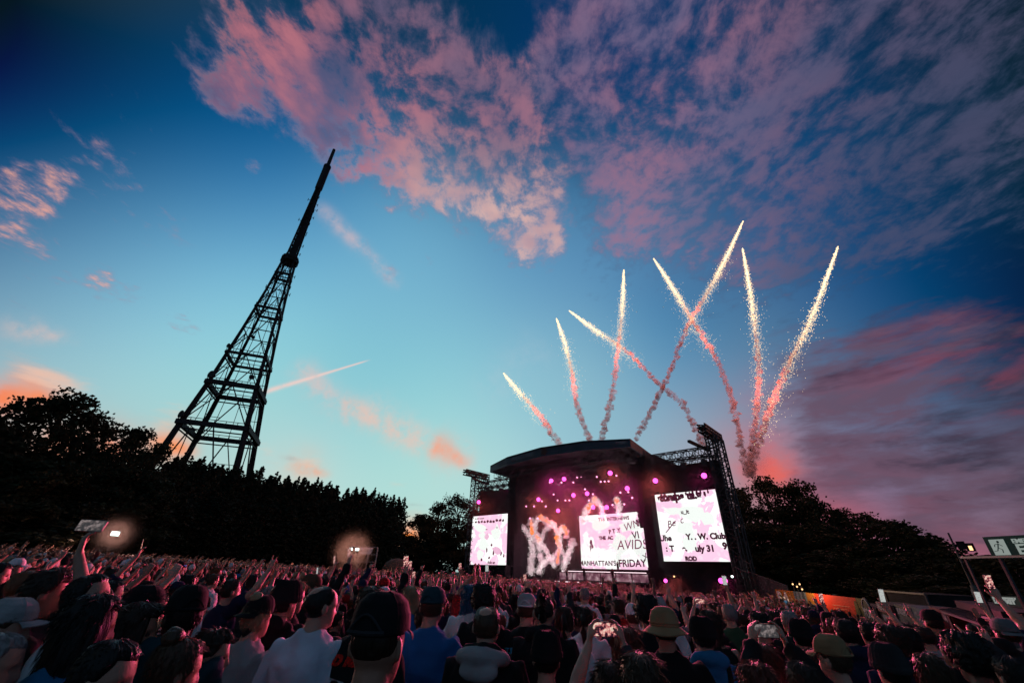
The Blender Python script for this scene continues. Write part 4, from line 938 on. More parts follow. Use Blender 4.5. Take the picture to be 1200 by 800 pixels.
# exit signs
EXW = emis("lit exit panel white", (.80, .92, .86), .30); EXG = mat("dark green sign board", (.008, .045, .04), .5, .3, emit=(.0, .03, .028), est=.15)
def exit_sign(px0, py0, px1, py1, dist, label, dim=False):
    """emergency exit board: running figure panel, two lines of lettering, posts down to the ground"""
    a, b = at(px0, py0, dist), at(px1, py1, dist * .985); X = Vector((b.x - a.x, b.y - a.y, 0)).normalized(); N = X.cross(UZ); z1 = a.z
    H = a.z - at(px0 + (py1 - py0) * .5, py1, dist).z; Wd = H * 3.1; c = a + X * (Wd / 2) - UZ * (H / 2)
    e = empty("exit_sign", label, "exit sign", "emergency exit signs", (c.x, c.y, gz(c.x, c.y)))
    keep(MB().box(c, Wd, .10, H, X, N, UZ).build("board", EXG), e)
    wm = emis("dim exit lettering", (.62, .66, .62), .42) if dim else EXW
    pc = a + X * (H * .50) - UZ * (H * .5) + N * .07; keep(MB().box(pc, H * .60, .02, H * .72, X, N, UZ).build("pictogram_panel", wm), e)
    fg = MB(); s = H * .70; q = lambda x, y: pc + N * .03 + X * (x * s) + UZ * (y * s)
    fg.prism([q(.08 + .075 * math.cos(k * PI / 5), .34 + .075 * math.sin(k * PI / 5)) for k in range(10)], N * .01)
    for p0, p1, w in (((.06, .24), (-.06, -.06), .13), ((.05, .2), (.24, .06), .06), ((.03, .22), (-.18, .16), .06), ((-.18, .16), (-.22, .02), .05), ((-.05, -.05), (.14, -.16), .085), ((.14, -.16), (.10, -.38), .07), ((-.07, -.06), (-.16, -.24), .08), ((-.16, -.24), (-.36, -.26), .065)): fg.bar(q(*p0), q(*p1), w * s, .012)
    keep(fg.build("running_figure", EXG), e)
    tx = a + X * (H * 1.86) + N * .07
    place_text("sign_lettering", "EMERGENCY", tx - UZ * H * .26, X, UZ, H * .27, wm, e, .004); place_text("sign_lettering", "EXIT", tx - UZ * H * .64 - X * H * .1, X, UZ, H * .62, wm, e, .012)
    for f in (.06, .94):
        p = a + X * (Wd * f) - N * .1; keep(MB().bar(Vector((p.x, p.y, gz(p.x, p.y))), p, .09).build("post", M["steel"]), e)
    return e, a, X, N, H, Wd
e, a, X, N, H, Wd = exit_sign(1152, 629, 1200, 654, 26, "large green emergency exit sign high at the right edge, left of nothing else")
e["label"] = "large upper emergency exit sign in dark green against the sunset at the right edge"
bm_ = at(1127, 653, 26); keep(MB().box(bm_ + X * 2.4 + N * .05, 4.8, .12, .07, X, N, UZ).build("cross_bar", mat("pale aluminium", (.34, .34, .36), .4, .5, .6)), e)
for k in range(2): p = bm_ + X * (.1 + 4.6 * k); keep(MB().bar(Vector((p.x, p.y, gz(p.x, p.y))), p, .07).build("post", M["steel"]), e)
e, a, X, N, H, Wd = exit_sign(1161, 697, 1190, 708, 31, "small lower emergency exit sign above the stalls at the right edge", True)
bm_ = at(1157, 700, 31.2); keep(MB().box(a + X * 2.6 - UZ * (H + .06), 5.6, .12, .08, X, N, UZ).build("cross_bar", M["steel"]), e)

# lamp pole
b0, t0 = at(1155, 712, 36), at(1111, 624, 36); e = empty("lamp_pole", "thin lamp pole with two floodlights standing before the right trees", "lamp pole", None, (t0.x, t0.y, gz(t0.x, t0.y)))
zb = gz(t0.x, t0.y); keep(MB().tube([(t0.x, t0.y, zb), (t0.x, t0.y, t0.z - 2.6)], [.13, .12], 8).build("lower_pole", mat("grey green pole", (.08, .10, .10), .6)), e)
keep(MB().tube([(t0.x, t0.y, t0.z - 2.6), (t0.x, t0.y, t0.z)], [.06, .045], 8).build("upper_pole", M["steel"]), e)
tc_ = (CAM - t0); tc_.z = 0; tc_.normalize(); xr = UZ.cross(tc_)
for dx_, dz_, lit in ((.62, -.75, True), (.30, -.65, False), (.15, -1.75, False), (-.45, -.75, False)):
    p = t0 + xr * dx_ + UZ * dz_; f = MB()
    if dx_ > -.3: f.box(p, .36, .22, .40, xr, tc_, UZ)
    f.bar(p, Vector((t0.x, t0.y, p.z + .05)), .06); h = keep(f.build("floodlight", M["black"]), e)
    if lit: keep(MB().box(p + tc_ * .115 - UZ * .05, .14, .01, .22, xr, tc_, UZ).build("lamp", M["lamp_warm"]), e)
sn = at(1139, 692, 37); e = empty("vertical_banner", "thin pale upright banner left of the lamp pole's foot", "banner", None, (sn.x, sn.y, gz(sn.x, sn.y)))
keep(MB().box(sn - UZ * .5, .10, .05, 1.1, xr, tc_, UZ).build("cloth", mat("pale cloth", (.5, .42, .36), .8)), e); keep(MB().bar(Vector((sn.x + .05, sn.y + .05, gz(sn.x, sn.y))), sn + Vector((.05, .05, .1)), .05).build("pole", M["steel"]), e)
# warm bulbs over the banner
for i, (px, py) in enumerate(((929, 684), (934, 687), (940, 690), (937, 684))):
    p = at(px, py, 53); e = empty("festoon_bulb", f"small warm bulb glowing above the orange banner, {ordn[i]} from the left", "bulb", "warm bulbs above the banner", tuple(p))
    keep(MB().ball(p, .075, 8, 5).build("globe", M["lamp_warm"]), e); keep(MB().bar(p + UZ * .1, p + UZ * .25, .06).build("socket", M["black"]), e)
    keep(MB().bar(Vector((p.x, p.y, gz(p.x, p.y))), p - UZ * .12, .04).build("stake", M["black"]), e)
    l = bpy.data.lights.new("bulb_light", "POINT"); o = bpy.data.objects.new("bulb_light", l); COL.objects.link(o); o.location = p + Vector((-.5, -2.2, .6)); l.energy = 110; l.color = (1, .62, .36); l.shadow_soft_size = .15

# ------------------------------------------------------------------ left: floodlit scaffold and floodlight
c = at(411, 643, 62); r_ = at(443, 641, 62); zg = gz(c.x, c.y); X = Vector((r_.x - c.x, r_.y - c.y, 0)).normalized(); N = X.cross(UZ); W4 = (r_ - c).length
e = empty("scaffold_platform", "scaffold viewing platform with white banners and twin floodlights by the tree line", "scaffold", None, (c.x, c.y, zg))
b = MB(); z1 = r_.z
for f in (0.02, .35, .68, 1.0):
    p = c + X * W4 * f; b.bar(Vector((p.x, p.y, zg)), Vector((p.x, p.y, z1)), .09); q = p - N * 2; b.bar(Vector((q.x, q.y, zg)), Vector((q.x, q.y, z1)), .08)
for z in (z1, z1 - .85, z1 - 1.7): b.bar(Vector((c.x, c.y, z)), Vector((r_.x, r_.y, z)), .07)
keep(b.build("scaffold_frame", mat("dull steel tube", (.25, .24, .24), .5, .4, .4)), e)
b = MB(); m_ = c.lerp(r_, .5) - N * 1.0; b.box(Vector((m_.x, m_.y, z1 - 1.75)), W4, 2, .12, X, N, UZ); keep(b.build("deck", M["black"]), e)
for k in range(4):
    p = c + X * (W4 * (.40 + .115 * k)); q = Vector((p.x, p.y, z1 - .45)) + N * .06
    keep(MB().box(q, .34, .04, .72, X, N, (UZ + X * .25).normalized()).build("banner", M["white"]), e); place_text("banner_lettering", "BAR", q + N * .03, (UZ + X * .25).normalized() * -1, X, .2, M["black"], e, .008)
for k in range(2):
    p = c + X * (.0 + .8 * k) + UZ * .0; h = keep(MB().box(p + N * .0, .5, .3, .36, X, N, UZ).build("floodlight", M["black"]), e)
    keep(MB().box(p + N * .16, .42, .02, .28, X, N, UZ).build("lamp", M["lamp_white"]), e)
    keep(MB().bar(Vector((p.x, p.y, zg)), p - UZ * .2, .09).build("mast", M["steel"]), e)
    l = bpy.data.lights.new("floodlight_light", "SPOT"); o = bpy.data.objects.new("floodlight_light", l); COL.objects.link(o); o.location = p + N * .4; l.energy = 6500; l.color = (1, .46, .34); l.spot_size = 2.6; l.spot_blend = .6; l.shadow_soft_size = .3
    o.rotation_euler = (N - UZ * .12).to_track_quat("-Z", "Y").to_euler()
p = at(135, 625, 50); zg = gz(p.x, p.y); tc_ = (CAM - p); tc_.z = 0; tc_.normalize(); xr = UZ.cross(tc_)
e = empty("floodlight_stand", "single bright white floodlight on a stand in front of the left trees", "floodlight", None, (p.x, p.y, zg))
keep(MB().tube([(p.x, p.y, zg), (p.x, p.y, p.z - .2)], .06, 8).build("pole", M["steel"]), e); keep(MB().box(p, .62, .28, .40, xr, tc_, UZ).build("housing", M["black"]), e); keep(MB().box(p + tc_ * .15, .52, .02, .30, xr, tc_, UZ).build("lamp", M["lamp_white"]), e)
l = bpy.data.lights.new("floodlight_light", "SPOT"); o = bpy.data.objects.new("floodlight_light", l); COL.objects.link(o); o.location = p + tc_ * .4; l.energy = 5500; l.color = (1, .5, .40); l.spot_size = 2.4; l.spot_blend = .7; l.shadow_soft_size = .25
o.rotation_euler = (tc_ - UZ * .12).to_track_quat("-Z", "Y").to_euler()
# small brown hut roof right of the scaffold
p = at(466, 654, 66); e = empty("round_tent", "small round brown tent top showing over the heads by the sunset gap", "tent", None, (p.x, p.y, gz(p.x, p.y)))
t_ = MB(); zb = gz(p.x, p.y); t_.tube([(p.x, p.y, zb), (p.x, p.y, p.z - 1.2), (p.x, p.y, p.z - .5), (p.x, p.y, p.z - .1), (p.x, p.y, p.z)], [1.9, 1.9, 1.5, .8, .1], 16); keep(t_.build("canopy", mat("brown canvas", (.22, .10, .07), .8, .2, 0, .3, 2), smooth=True), e)

# ------------------------------------------------------------------ drifting stage smoke and the added mist round the floodlights
def smoke_box(name, c, X, Y, sx, sy, sz, dens, col, label, cat, round_=False):
    mb = MB(); mb.box((0, 0, 0), 2, 2, 2); o = link(name, mb.mesh(name)); tag(o, label, cat, None, "stuff")
    m = bpy.data.materials.new(name + " air"); m.use_nodes = True; q = NT(m.node_tree); q.n.clear(); tc = q.n.new("ShaderNodeTexCoord").outputs["Object"]; x, y, z = q.xyz(tc)
    if round_:
        f = q.smooth(q.vec("LENGTH", tc), .0, .95, 1.0, 0.0); f = q.mul(f, q.mul(f, f))
    else:
        f = None
        for a, k in ((x, .45), (y, .45), (z, .35)):
            g = q.smooth(q.math("ABSOLUTE", a), k, 1.0, 1.0, 0.0); f = g if f is None else q.mul(f, g)
    f = q.mul(f, q.smooth(q.noise(tc, 2.2, 3, .55), .3, .7, .55, 1.3)); v = q.n.new("ShaderNodeVolumePrincipled"); v.inputs["Color"].default_value = (*col, 1); v.inputs["Anisotropy"].default_value = .25
    q.put(v.inputs["Density"], q.mul(f, dens)); q.l.new(v.outputs[0], q.n.new("ShaderNodeOutputMaterial").inputs["Volume"])
    if round_: m.cycles.volume_step_rate = .3
    o.data.materials.append(m); Z = X.cross(Y); o.matrix_world = Matrix(((X.x * sx, Y.x * sy, Z.x * sz, c.x), (X.y * sx, Y.y * sy, Z.y * sz, c.y), (X.z * sx, Y.z * sy, Z.z * sz, c.z), (0, 0, 0, 1))); return o
smoke_box("stage_smoke", st(3, -1, 10), SU, -SN, 24, 14, 12, .0046, (.95, .85, .88), "thin drifting smoke in front of the stage catching the magenta light", "smoke")
p = at(135, 625, 50); smoke_box("halo", p, Vector((1, 0, 0)), Vector((0, 1, 0)), 3.4, 3.4, 3.2, .035, (.95, .85, .82), "added mist glowing round the left floodlight", "halo", True)  # haze volume added to give the floodlight its halo
p = at(412, 644, 61); smoke_box("halo", p, Vector((1, 0, 0)), Vector((0, 1, 0)), 4.6, 4.6, 4.6, .022, (.95, .82, .78), "added mist glowing round the scaffold floodlights", "halo", True)  # second added volume, makes the glow round the twin lamps

p = at(884, 538, 101); smoke_box("smoke_plume", p, Vector((1, 0, 0)), Vector((0, 1, 0)), 6.5, 6, 10, .09, (.95, .42, .40), "smoke plume with painted rose light behind the stage's right mast where the trails start", "smoke", True)  # firework light is painted in as a rose smoke colour
# ------------------------------------------------------------------ people
def cloth_mat(name, rough=.9, kind="cloth"):
    m = bpy.data.materials.new(name); m.use_nodes = True; q = NT(m.node_tree); b = q.n["Principled BSDF"]
    c = q.n.new("ShaderNodeObjectInfo").outputs["Color"]; tc = q.n.new("ShaderNodeTexCoord").outputs["Object"]
    if kind == "hair":
        st_ = q.noise(q.vec("MULTIPLY", tc, (95, 95, 7)), 1.0, 3, .6); c = q.vec("SCALE", c, scale=q.smooth(st_, .3, .7, .5, 1.4)); bs, bh = .4, st_
    elif kind == "skin":
        c = q.vec("SCALE", c, scale=q.smooth(q.noise(tc, 9, 4, .6), .3, .7, .86, 1.12)); bs, bh = .12, q.noise(tc, 90, 2, .5)
    else:
        c = q.vec("SCALE", c, scale=q.smooth(q.noise(tc, 5, 4, .6), .3, .7, .80, 1.15)); bs, bh = .45, q.add(q.noise(tc, 7, 3, .55), q.mul(q.noise(tc, 160, 2, .5), .12))
    q.put(b.inputs["Base Color"], c); b.inputs["Roughness"].default_value = rough; b.inputs["Specular IOR Level"].default_value = {"cloth": .12, "hair": .22, "skin": .35}[kind]
    n = q.n.new("ShaderNodeBump"); n.inputs["Strength"].default_value = bs; n.inputs["Distance"].default_value = .02; q.put(n.inputs["Height"], bh); q.l.new(n.outputs[0], b.inputs["Normal"])
    return m
def pattern_mat(kind):
    m = cloth_mat("printed cloth " + kind); q = NT(m.node_tree); b = q.n["Principled BSDF"]; c = b.inputs["Base Color"].links[0].from_socket; tc = q.n.new("ShaderNodeTexCoord").outputs["Object"]; x, y, z = q.xyz(tc)
    if kind == "stripe": c = q.mix(q.math("GREATER_THAN", q.math("FRACT", q.mul(z, 26)), .6), c, (.35, .35, .36))
    elif kind == "check": c = q.mix(q.mul(q.add(q.math("GREATER_THAN", q.math("FRACT", q.mul(z, 15)), .5), q.math("GREATER_THAN", q.math("FRACT", q.mul(x, 15)), .5)), .5), c, (.012, .012, .014))
    else:
        g, col = {"emblem": ((0, 1.28, .085, .10), (.45, .44, .42)), "block": ((0, 1.22, .13, .15), (.32, .10, .05)), "panel": ((0, 1.30, .13, .05), (.42, .42, .46)), "big": ((0, 1.20, .14, .17), (.10, .25, .34))}[kind]
        d = q.add(q.math("POWER", q.math("ABSOLUTE", q.mul(q.sub(x, g[0]), 1 / g[2])), 4), q.math("POWER", q.math("ABSOLUTE", q.mul(q.sub(z, g[1]), 1 / g[3])), 4))
        f = q.mul(q.math("LESS_THAN", d, 1), q.math("LESS_THAN", y, -.04)); nz = q.noise(q.vec("MULTIPLY", tc, (1, .2, 1)), {"emblem": 26, "block": 34, "panel": 40, "big": 20}[kind], 3, .6, 1.2); f = q.mul(f, q.math("GREATER_THAN", nz, .53)); c = q.mix(f, c, col)
    q.put(b.inputs["Base Color"], c); return m
M["cloth"] = cloth_mat("woven cloth"); PAT = {k: pattern_mat(k) for k in ("stripe", "check", "emblem", "block", "panel", "big")}
def wear(sh, kind):
    sh.material_slots[0].link = "OBJECT"; sh.material_slots[0].material = PAT[kind]
M["skin"] = cloth_mat("skin", .55, "skin"); M["hair"] = cloth_mat("hair strands", .42, "hair")
HC = Vector((0, .012, 1.633))                          # head centre of the standing figure
HT = [(1.0, .004, .0, -.03), (.97, .026, .022, -.05), (.86, .052, .056, -.076), (.66, .068, .080, -.092), (.42, .0755, .090, -.100), (.18, .0770, .094, -.101), (.04, .0755, .089, -.098), (-.05, .0745, .0875, -.094),
      (-.22, .072, .089, -.084), (-.40, .067, .0895, -.068), (-.56, .061, .090, -.052), (-.76, .051, .089, -.038), (-.9, .040, .083, -.022), (-.98, .024, .072, -.004), (-1.0, .008, .06, .02)]
def head_pt(t, th, off=0.0, face=True):
    """point of the head surface: t from chin (-1) to crown (1), th = 0 at the nose"""
    ts = HT
    for a, b in zip(ts, ts[1:]):
        if t >= b[0]:
            f = (t - b[0]) / (a[0] - b[0]) if a[0] > b[0] else 0; f = max(0, min(1, f)); w, yf, yb = (b[k] + (a[k] - b[k]) * f for k in (1, 2, 3)); break
    else: w, yf, yb = ts[-1][1:]
    s, c = math.sin(th), math.cos(th); yc = (yf + yb) / 2 + .01; w += off
    x = w * math.copysign(abs(s) ** .98, s); y = yc + ((yf + off - yc) if c > 0 else (yc - yb + off)) * math.copysign(abs(c) ** .93, c); z = t * .1175 + off * 1.35 * max(0, t) ** 2
    if face and c > 0:
        g = math.exp(-(x / .0125) ** 2)
        if -.40 < t < .12: y += g * (.006 + .022 * (.12 - t) / .46)
        elif -.47 < t <= -.40: y += g * .010
        y += .006 * math.exp(-(x / .024) ** 2) * (math.exp(-((t + .53) / .04) ** 2) + math.exp(-((t + .63) / .045) ** 2))
        y += .007 * math.exp(-(x / .02) ** 2) * math.exp(-((t + .88) / .1) ** 2)
        for sx in (-1, 1): y -= .012 * math.exp(-((x - sx * .032) / .017) ** 2 - ((t + .02) / .09) ** 2)
        y += .004 * math.exp(-((t - .13) / .07) ** 2)
    return Vector((x, y, z))
def head_grid(nt, nth, offf, face=True, tmin=-1.0):
    mb = MB(); vs = []
    for i in range(nt + 1):
        t = 1 - (1 - tmin) * i / nt
        if tmin == -1.0: t = math.cos(PI * i / nt)
        for k in range(nth):
            th = 2 * PI * k / nth; vs.append(head_pt(t, th, offf(t, th), face))
    fs = [(i * nth + k, i * nth + (k + 1) % nth, (i + 1) * nth + (k + 1) % nth, (i + 1) * nth + k) for i in range(nt) for k in range(nth)]
    fs = [tuple(reversed(f)) for f in fs]
    fs += [tuple(range(nth)), tuple(range((nt + 1) * nth - 1, nt * nth - 1, -1))]
    return mb.raw(vs, fs)
def loft(mb, rings, n=20):
    """rings: (centre, rx, ry) horizontal ellipses from bottom to top"""
    vs = []
    for c, rx, ry in rings:
        for k in range(n):
            a = 2 * PI * k / n; vs.append((c[0] + rx * math.copysign(abs(math.cos(a)) ** .85, math.cos(a)), c[1] + ry * math.copysign(abs(math.sin(a)) ** .85, math.sin(a)), c[2]))
    fs = [(i * n + k, i * n + (k + 1) % n, (i + 1) * n + (k + 1) % n, (i + 1) * n + k) for i in range(len(rings) - 1) for k in range(n)]
    fs += [tuple(range(n - 1, -1, -1)), tuple(range((len(rings) - 1) * n, len(rings) * n))]
    return mb.raw(vs, fs)
def remesh(mb, voxel, smooth=1, name="m"):
    me = mb.mesh(name); o = bpy.data.objects.new(name, me); COL.objects.link(o)
    r = o.modifiers.new("r", "REMESH"); r.mode = "VOXEL"; r.voxel_size = voxel; r.use_smooth_shade = True
    if smooth: s = o.modifiers.new("s", "SMOOTH"); s.iterations = smooth; s.factor = .5
    dg = bpy.context.evaluated_depsgraph_get(); dg.update(); out = bpy.data.meshes.new_from_object(o.evaluated_get(dg))
    bpy.data.objects.remove(o); bpy.data.meshes.remove(me); out.name = name
    out.polygons.foreach_set("use_smooth", [True] * len(out.polygons)); return out
def ik(S, T, l1, l2, pole):
    d = T - S; L = min(d.length, l1 + l2 - .004); d.normalize(); T = S + d * L
    a = (l1 * l1 - l2 * l2 + L * L) / (2 * L); h = math.sqrt(max(0, l1 * l1 - a * a)); p = (pole - d * pole.dot(d)).normalized()
    return S + d * a + p * h, T
def hand(mb, W, d, n, s, kind, r=.0092):
    """palm with four unequal fingers and a thumb; d along the hand, n out of the palm, s to the thumb side"""
    d = d.normalized(); n = (n - d * n.dot(d)).normalized(); s = (s - d * s.dot(d) - n * s.dot(n)).normalized()
    pts = [W - d * .03, W, W + d * .03, W + d * .065, W + d * .098]; hw = [.026, .028, .037, .042, .041]; ht = [.021, .019, .017, .016, .012]
    vs = []
    for p, a, b in zip(pts, hw, ht):
        for k in range(10):
            g = 2 * PI * k / 10; vs.append(p + s * (math.cos(g) * a) + n * (math.sin(g) * b))
    mb.raw(vs, [(i * 10 + k, i * 10 + (k + 1) % 10, i * 10 + 10 + (k + 1) % 10, i * 10 + 10 + k) for i in range(4) for k in range(10)] + [tuple(range(9, -1, -1)), tuple(range(40, 50))])
    curls = {"open": (.12, .12, .15, .2), "relax": (.45, .5, .55, .6), "fist": (1.45, 1.5, 1.5, 1.5), "grip": (.75, .8, .85, .9), "point": (.05, 1.4, 1.5, 1.5), "horns": (.06, 1.45, 1.45, .08)}[kind]
    for i, (L, sp_) in enumerate(zip((.074, .083, .077, .060), (.031, .0105, -.0105, -.031))):
        p = W + d * .088 + s * sp_; fan = s * (sp_ * (4.0 if kind == "open" else 1.2)); dirv = (d + fan).normalized(); P = [p - d * .02, p]; c = curls[i]; ang = 0
        for f in (.45, .32, .23):
            ang += c * .62; v = dirv * math.cos(ang) + n * math.sin(ang); P.append(P[-1] + v * (L * f))
        mb.tube(P, [r, r * 1.02, r * .97, r * .9, r * .72], 8)
    ta = {"open": .9, "relax": .55, "fist": .35, "grip": .75, "point": .4, "horns": .3}[kind]; b = W + d * .022 + s * .024
    v1 = (d * math.cos(ta) + s * math.sin(ta) + n * .25).normalized(); v2 = (d * .95 + s * (.35 if kind in ("open", "grip") else -.5) + n * (.5 if kind != "open" else .15)).normalized()
    mb.tube([b - v1 * .015, b, b + v1 * .042, b + v1 * .042 + v2 * .028, b + v1 * .042 + v2 * .048], [r * 1.3, r * 1.35, r * 1.15, r * 1.0, r * .75], 8)
UA, FA = .29, .255
# pose: for each side (right, left): hand target, elbow pole, hand direction, palm normal, thumb side, hand kind;  then head yaw and pitch
V = Vector
def arm_down(s): return (V((s * .27, .08, .86)), V((s * .4, -1, 0)), V((0, .1, -1)), V((-s, 0, 0)), V((0, 1, 0)), "relax")
def arm_chest(s): return (V((s * .09, .34, 1.30)), V((s, -.3, -1)), V((-s * .4, .3, .8)), V((-s * .6, -.3, 0)), V((0, -.4, .8)), "grip")
def arm_phone2(s): return (V((s * .105, .40, 1.79)), V((s, .3, -.8)), V((-s * .15, .2, 1)), V((-s, .25, 0)), V((0, -1, .3)), "grip")
def arm_high(s): return (V((s * .22, .22, 1.96)), V((s, -.4, 0)), V((0, .1, 1)), V((0, .9, .1)), V((-s, 0, 0)), "grip")
def arm_back(s): return (V((s * .18, -.22, 1.97)), V((s, .2, 0)), V((0, -.1, 1)), V((0, .9, .1)), V((-s, 0, 0)), "grip")
def arm_open(s): return (V((s * .34, .16, 1.92)), V((s, -.5, -.2)), V((s * .15, .1, 1)), V((-s * .2, 1, 0)), V((-s, 0, 0)), "open")
def arm_fist(s): return (V((s * .26, .20, 1.94)), V((s, -.5, 0)), V((0, .1, 1)), V((-s * .2, 1, 0)), V((-s, 0, 0)), "fist")
def arm_horn(s): return (V((s * .30, .24, 1.86)), V((s, -.3, -.4)), V((0, .15, 1)), V((-s * .3, 1, 0)), V((-s, 0, 0)), "horns")
def arm_point(s): return (V((s * .18, .42, 1.78)), V((s, -.2, -.5)), V((0, .7, .7)), V((0, .6, -.6)), V((-s, 0, 0)), "point")
def arm_bent(s): return (V((s * .30, .26, 1.62)), V((s, -.2, -1)), V((0, .2, 1)), V((-s * .4, .8, 0)), V((-s, 0, 0)), "open")
def arm_clap(s): return (V((s * .035, .26, 1.90)), V((s, -.2, -.2)), V((0, .1, 1)), V((-s, 0, 0)), V((0, -1, 0)), "open")
POSES = {"down": (arm_down, arm_down, 0, 0), "look_left": (arm_down, arm_down, .55, 0), "look_right": (arm_down, arm_down, -.55, 0), "look_up": (arm_down, arm_down, -.2, .4), "chest": (arm_chest, arm_chest, 0, -.1),
         "phone_two": (arm_phone2, arm_phone2, 0, .12), "phone_high": (arm_high, arm_down, 0, .1), "phone_back": (arm_back, arm_down, 0, .1), "fist": (arm_down, arm_fist, 0, .05), "horns": (arm_horn, arm_down, .1, .05), "point": (arm_point, arm_down, -.1, .05),
         "both": (arm_open, arm_open, 0, .12), "bent": (arm_bent, arm_down, 0, 0), "clap": (arm_clap, arm_clap, 0, .05), "left_open": (arm_down, arm_open, .15, .1)}
PC = {}
def skeleton(pose):
    R, L, yaw, pit = POSES[pose]; out = []
    for fn, s in ((R, 1), (L, -1)):
        T, pole, hd, hn, hs, kind = fn(s); up = max(0.0, min(1.0, (T.z - 1.3) / .6))
        S = V((s * (.185 - .025 * up), -.005 + .02 * up, 1.398 + .07 * up)); E, Wr = ik(S, T, UA, FA, pole); out.append((s, S, E, Wr, hd, hn, hs, kind, up))
    hm = Matrix.Translation(V((0, -.005, 1.52))) @ Matrix.Rotation(yaw, 4, "Z") @ Matrix.Rotation(pit, 4, "X") @ Matrix.Translation(HC - V((0, -.005, 1.52)))
    return out, hm
def torso(mb, g=0.0, bulk=1.0, z0=.86, top=1.505):
    rows = [(.86, .168, .118, -.0), (.95, .172, .122, 0), (1.06, .152, .112, .004), (1.18, .156, .115, .004), (1.29, .168, .122, .0), (1.37, .172, .116, -.006), (1.415, .154, .100, -.012), (1.452, .116, .080, -.014), (1.485, .082, .068, -.012), (1.51, .066, .062, -.011)]
    rr = [((0, y, z), (rx * bulk if z < 1.4 else rx) + g * (1.0 if z < 1.45 else .6), (ry * bulk if z < 1.4 else ry) + g) for z, rx, ry, y in rows if z <= top]
    if z0 < .86: rr = [((0, 0, z0), .172 * bulk + g, .122 * bulk + g)] + rr
    loft(mb, rr, 22)
def body_mesh(pose, voxel=.0085):
    arms, hm = skeleton(pose); mb = MB(); h = head_grid(44, 56, lambda t, th: 0.0); mb.raw([hm @ V(v) for v in h.v], h.f)
    for s in (-1, 1):
        e = MB().ball((0, 0, 0), 1, 10, 8, (.011, .020, .032)); mb.raw([hm @ (V((s * .0785, -.014, -.006)) + V((v[0] + s * .5 * max(0, -v[1]), v[1], v[2] + .15 * v[1]))) for v in e.v], e.f)
    nk = hm @ V((0, -.012, -.055)); mb.tube([V((0, -.012, 1.44)), V((0, -.010, 1.50)), (V((0, -.01, 1.5)) + nk) / 2, nk], [.078, .063, .056, .055], 16)
    torso(mb)
    for s, S, E, Wr, hd, hn, hs, kind, up in arms:
        inn = V((s * .10, -.005, 1.375))
        mb.tube([inn, S, S.lerp(E, .25), S.lerp(E, .6), E, E.lerp(Wr, .25), E.lerp(Wr, .65), Wr], [.060, .058, .053, .046, .039, .042, .033, .025], 12); hand(mb, Wr, hd, hn, hs, kind)
        hp, kn, an = V((s * .092, 0, .90)), V((s * .105, .015, .49)), V((s * .11, -.02, .085))
        mb.tube([hp + V((0, 0, .05)), hp, hp.lerp(kn, .4), kn, kn.lerp(an, .35), an, an - V((0, 0, .05))], [.09, .090, .078, .056, .055, .038, .042], 12)
        mb.tube([an + V((0, -.05, -.045)), an + V((0, .02, -.035)), an + V((0, .11, -.05)), an + V((0, .18, -.058))], [.034, .042, .038, .022], 10)
    return remesh(mb, voxel, 1, "person")
def wrinkle(me, amp, seed, freq=9.0, stretch=(1, 1, .45)):
    co = np.empty(len(me.vertices) * 3); me.vertices.foreach_get("co", co); co = co.reshape(-1, 3); no = np.empty(len(me.vertices) * 3); me.vertices.foreach_get("normal", no); no = no.reshape(-1, 3)
    for i in range(len(co)):
        p = V(co[i]); q = V((p.x * stretch[0], p.y * stretch[1], p.z * stretch[2])) * freq + V((seed, 0, 0)); w = mnoise.noise(q); co[i] += no[i] * amp * ((1 - abs(w) * 2.4) * .8 + .5 * mnoise.noise(q * 2.3))
    me.vertices.foreach_set("co", co.reshape(-1)); me.update()
def shirt_mesh(pose, kind):
    arms, hm = skeleton(pose); mb = MB(); g = {"tee": .016, "hoodie": .028, "tank": .010}[kind]; torso(mb, g, 1.05, .80, 1.49 if kind != "tank" else 1.46)
    if kind != "tank": loft(mb, [((0, -.012, 1.45), .118, .082), ((0, -.012, 1.492), .084, .075), ((0, -.010, 1.512), .072, .07)], 18)
    for s, S, E, Wr, hd, hn, hs, kd, up in arms:
        inn = V((s * .08, -.008, 1.365))
        if kind == "tee":
            e = S.lerp(E, .72); mb.tube([inn, S.lerp(inn, .1), S.lerp(E, .3), e, e.lerp(S, -.02)], [.070, .072, .074, .073, .062], 14)
        elif kind == "hoodie": mb.tube([inn, S, S.lerp(E, .5), E, E.lerp(Wr, .5), E.lerp(Wr, .9), E.lerp(Wr, .97)], [.080, .082, .074, .066, .058, .05, .042], 14)
        else: mb.tube([V((s * .10, -.01, 1.42)), V((s * .11, -.012, 1.465))], [.05, .035], 10)
    if kind == "hoodie":
        pts = [V((math.sin(a) * .105, -.02 - math.cos(a) * .085, 1.475 + .03 * math.cos(a))) for a in np.linspace(-2.2, 2.2, 11)]; mb.tube(pts, [.02, .035, .045, .052, .058, .062, .058, .052, .045, .035, .02], 10)
        mb.ball((0, -.115, 1.42), 1, 12, 8, (.085, .040, .075))
    me = remesh(mb, .013, 2, {"tee": "t_shirt", "hoodie": "hooded_top", "tank": "vest_top"}[kind]); wrinkle(me, .017 if kind == "tee" else .019, hash((len(pose), kind == "tee")) % 50); return me
def trousers_mesh():
    mb = MB(); loft(mb, [((0, 0, .84), .172, .125), ((0, 0, .92), .178, .128), ((0, 0, 1.0), .165, .120)], 18)
    for s in (-1, 1): mb.tube([(s * .085, 0, .92), (s * .096, .0, .72), (s * .105, .01, .48), (s * .11, -.015, .12), (s * .11, -.015, .06)], [.105, .095, .075, .065, .066], 12)
    return remesh(mb, .02, 1, "trousers")
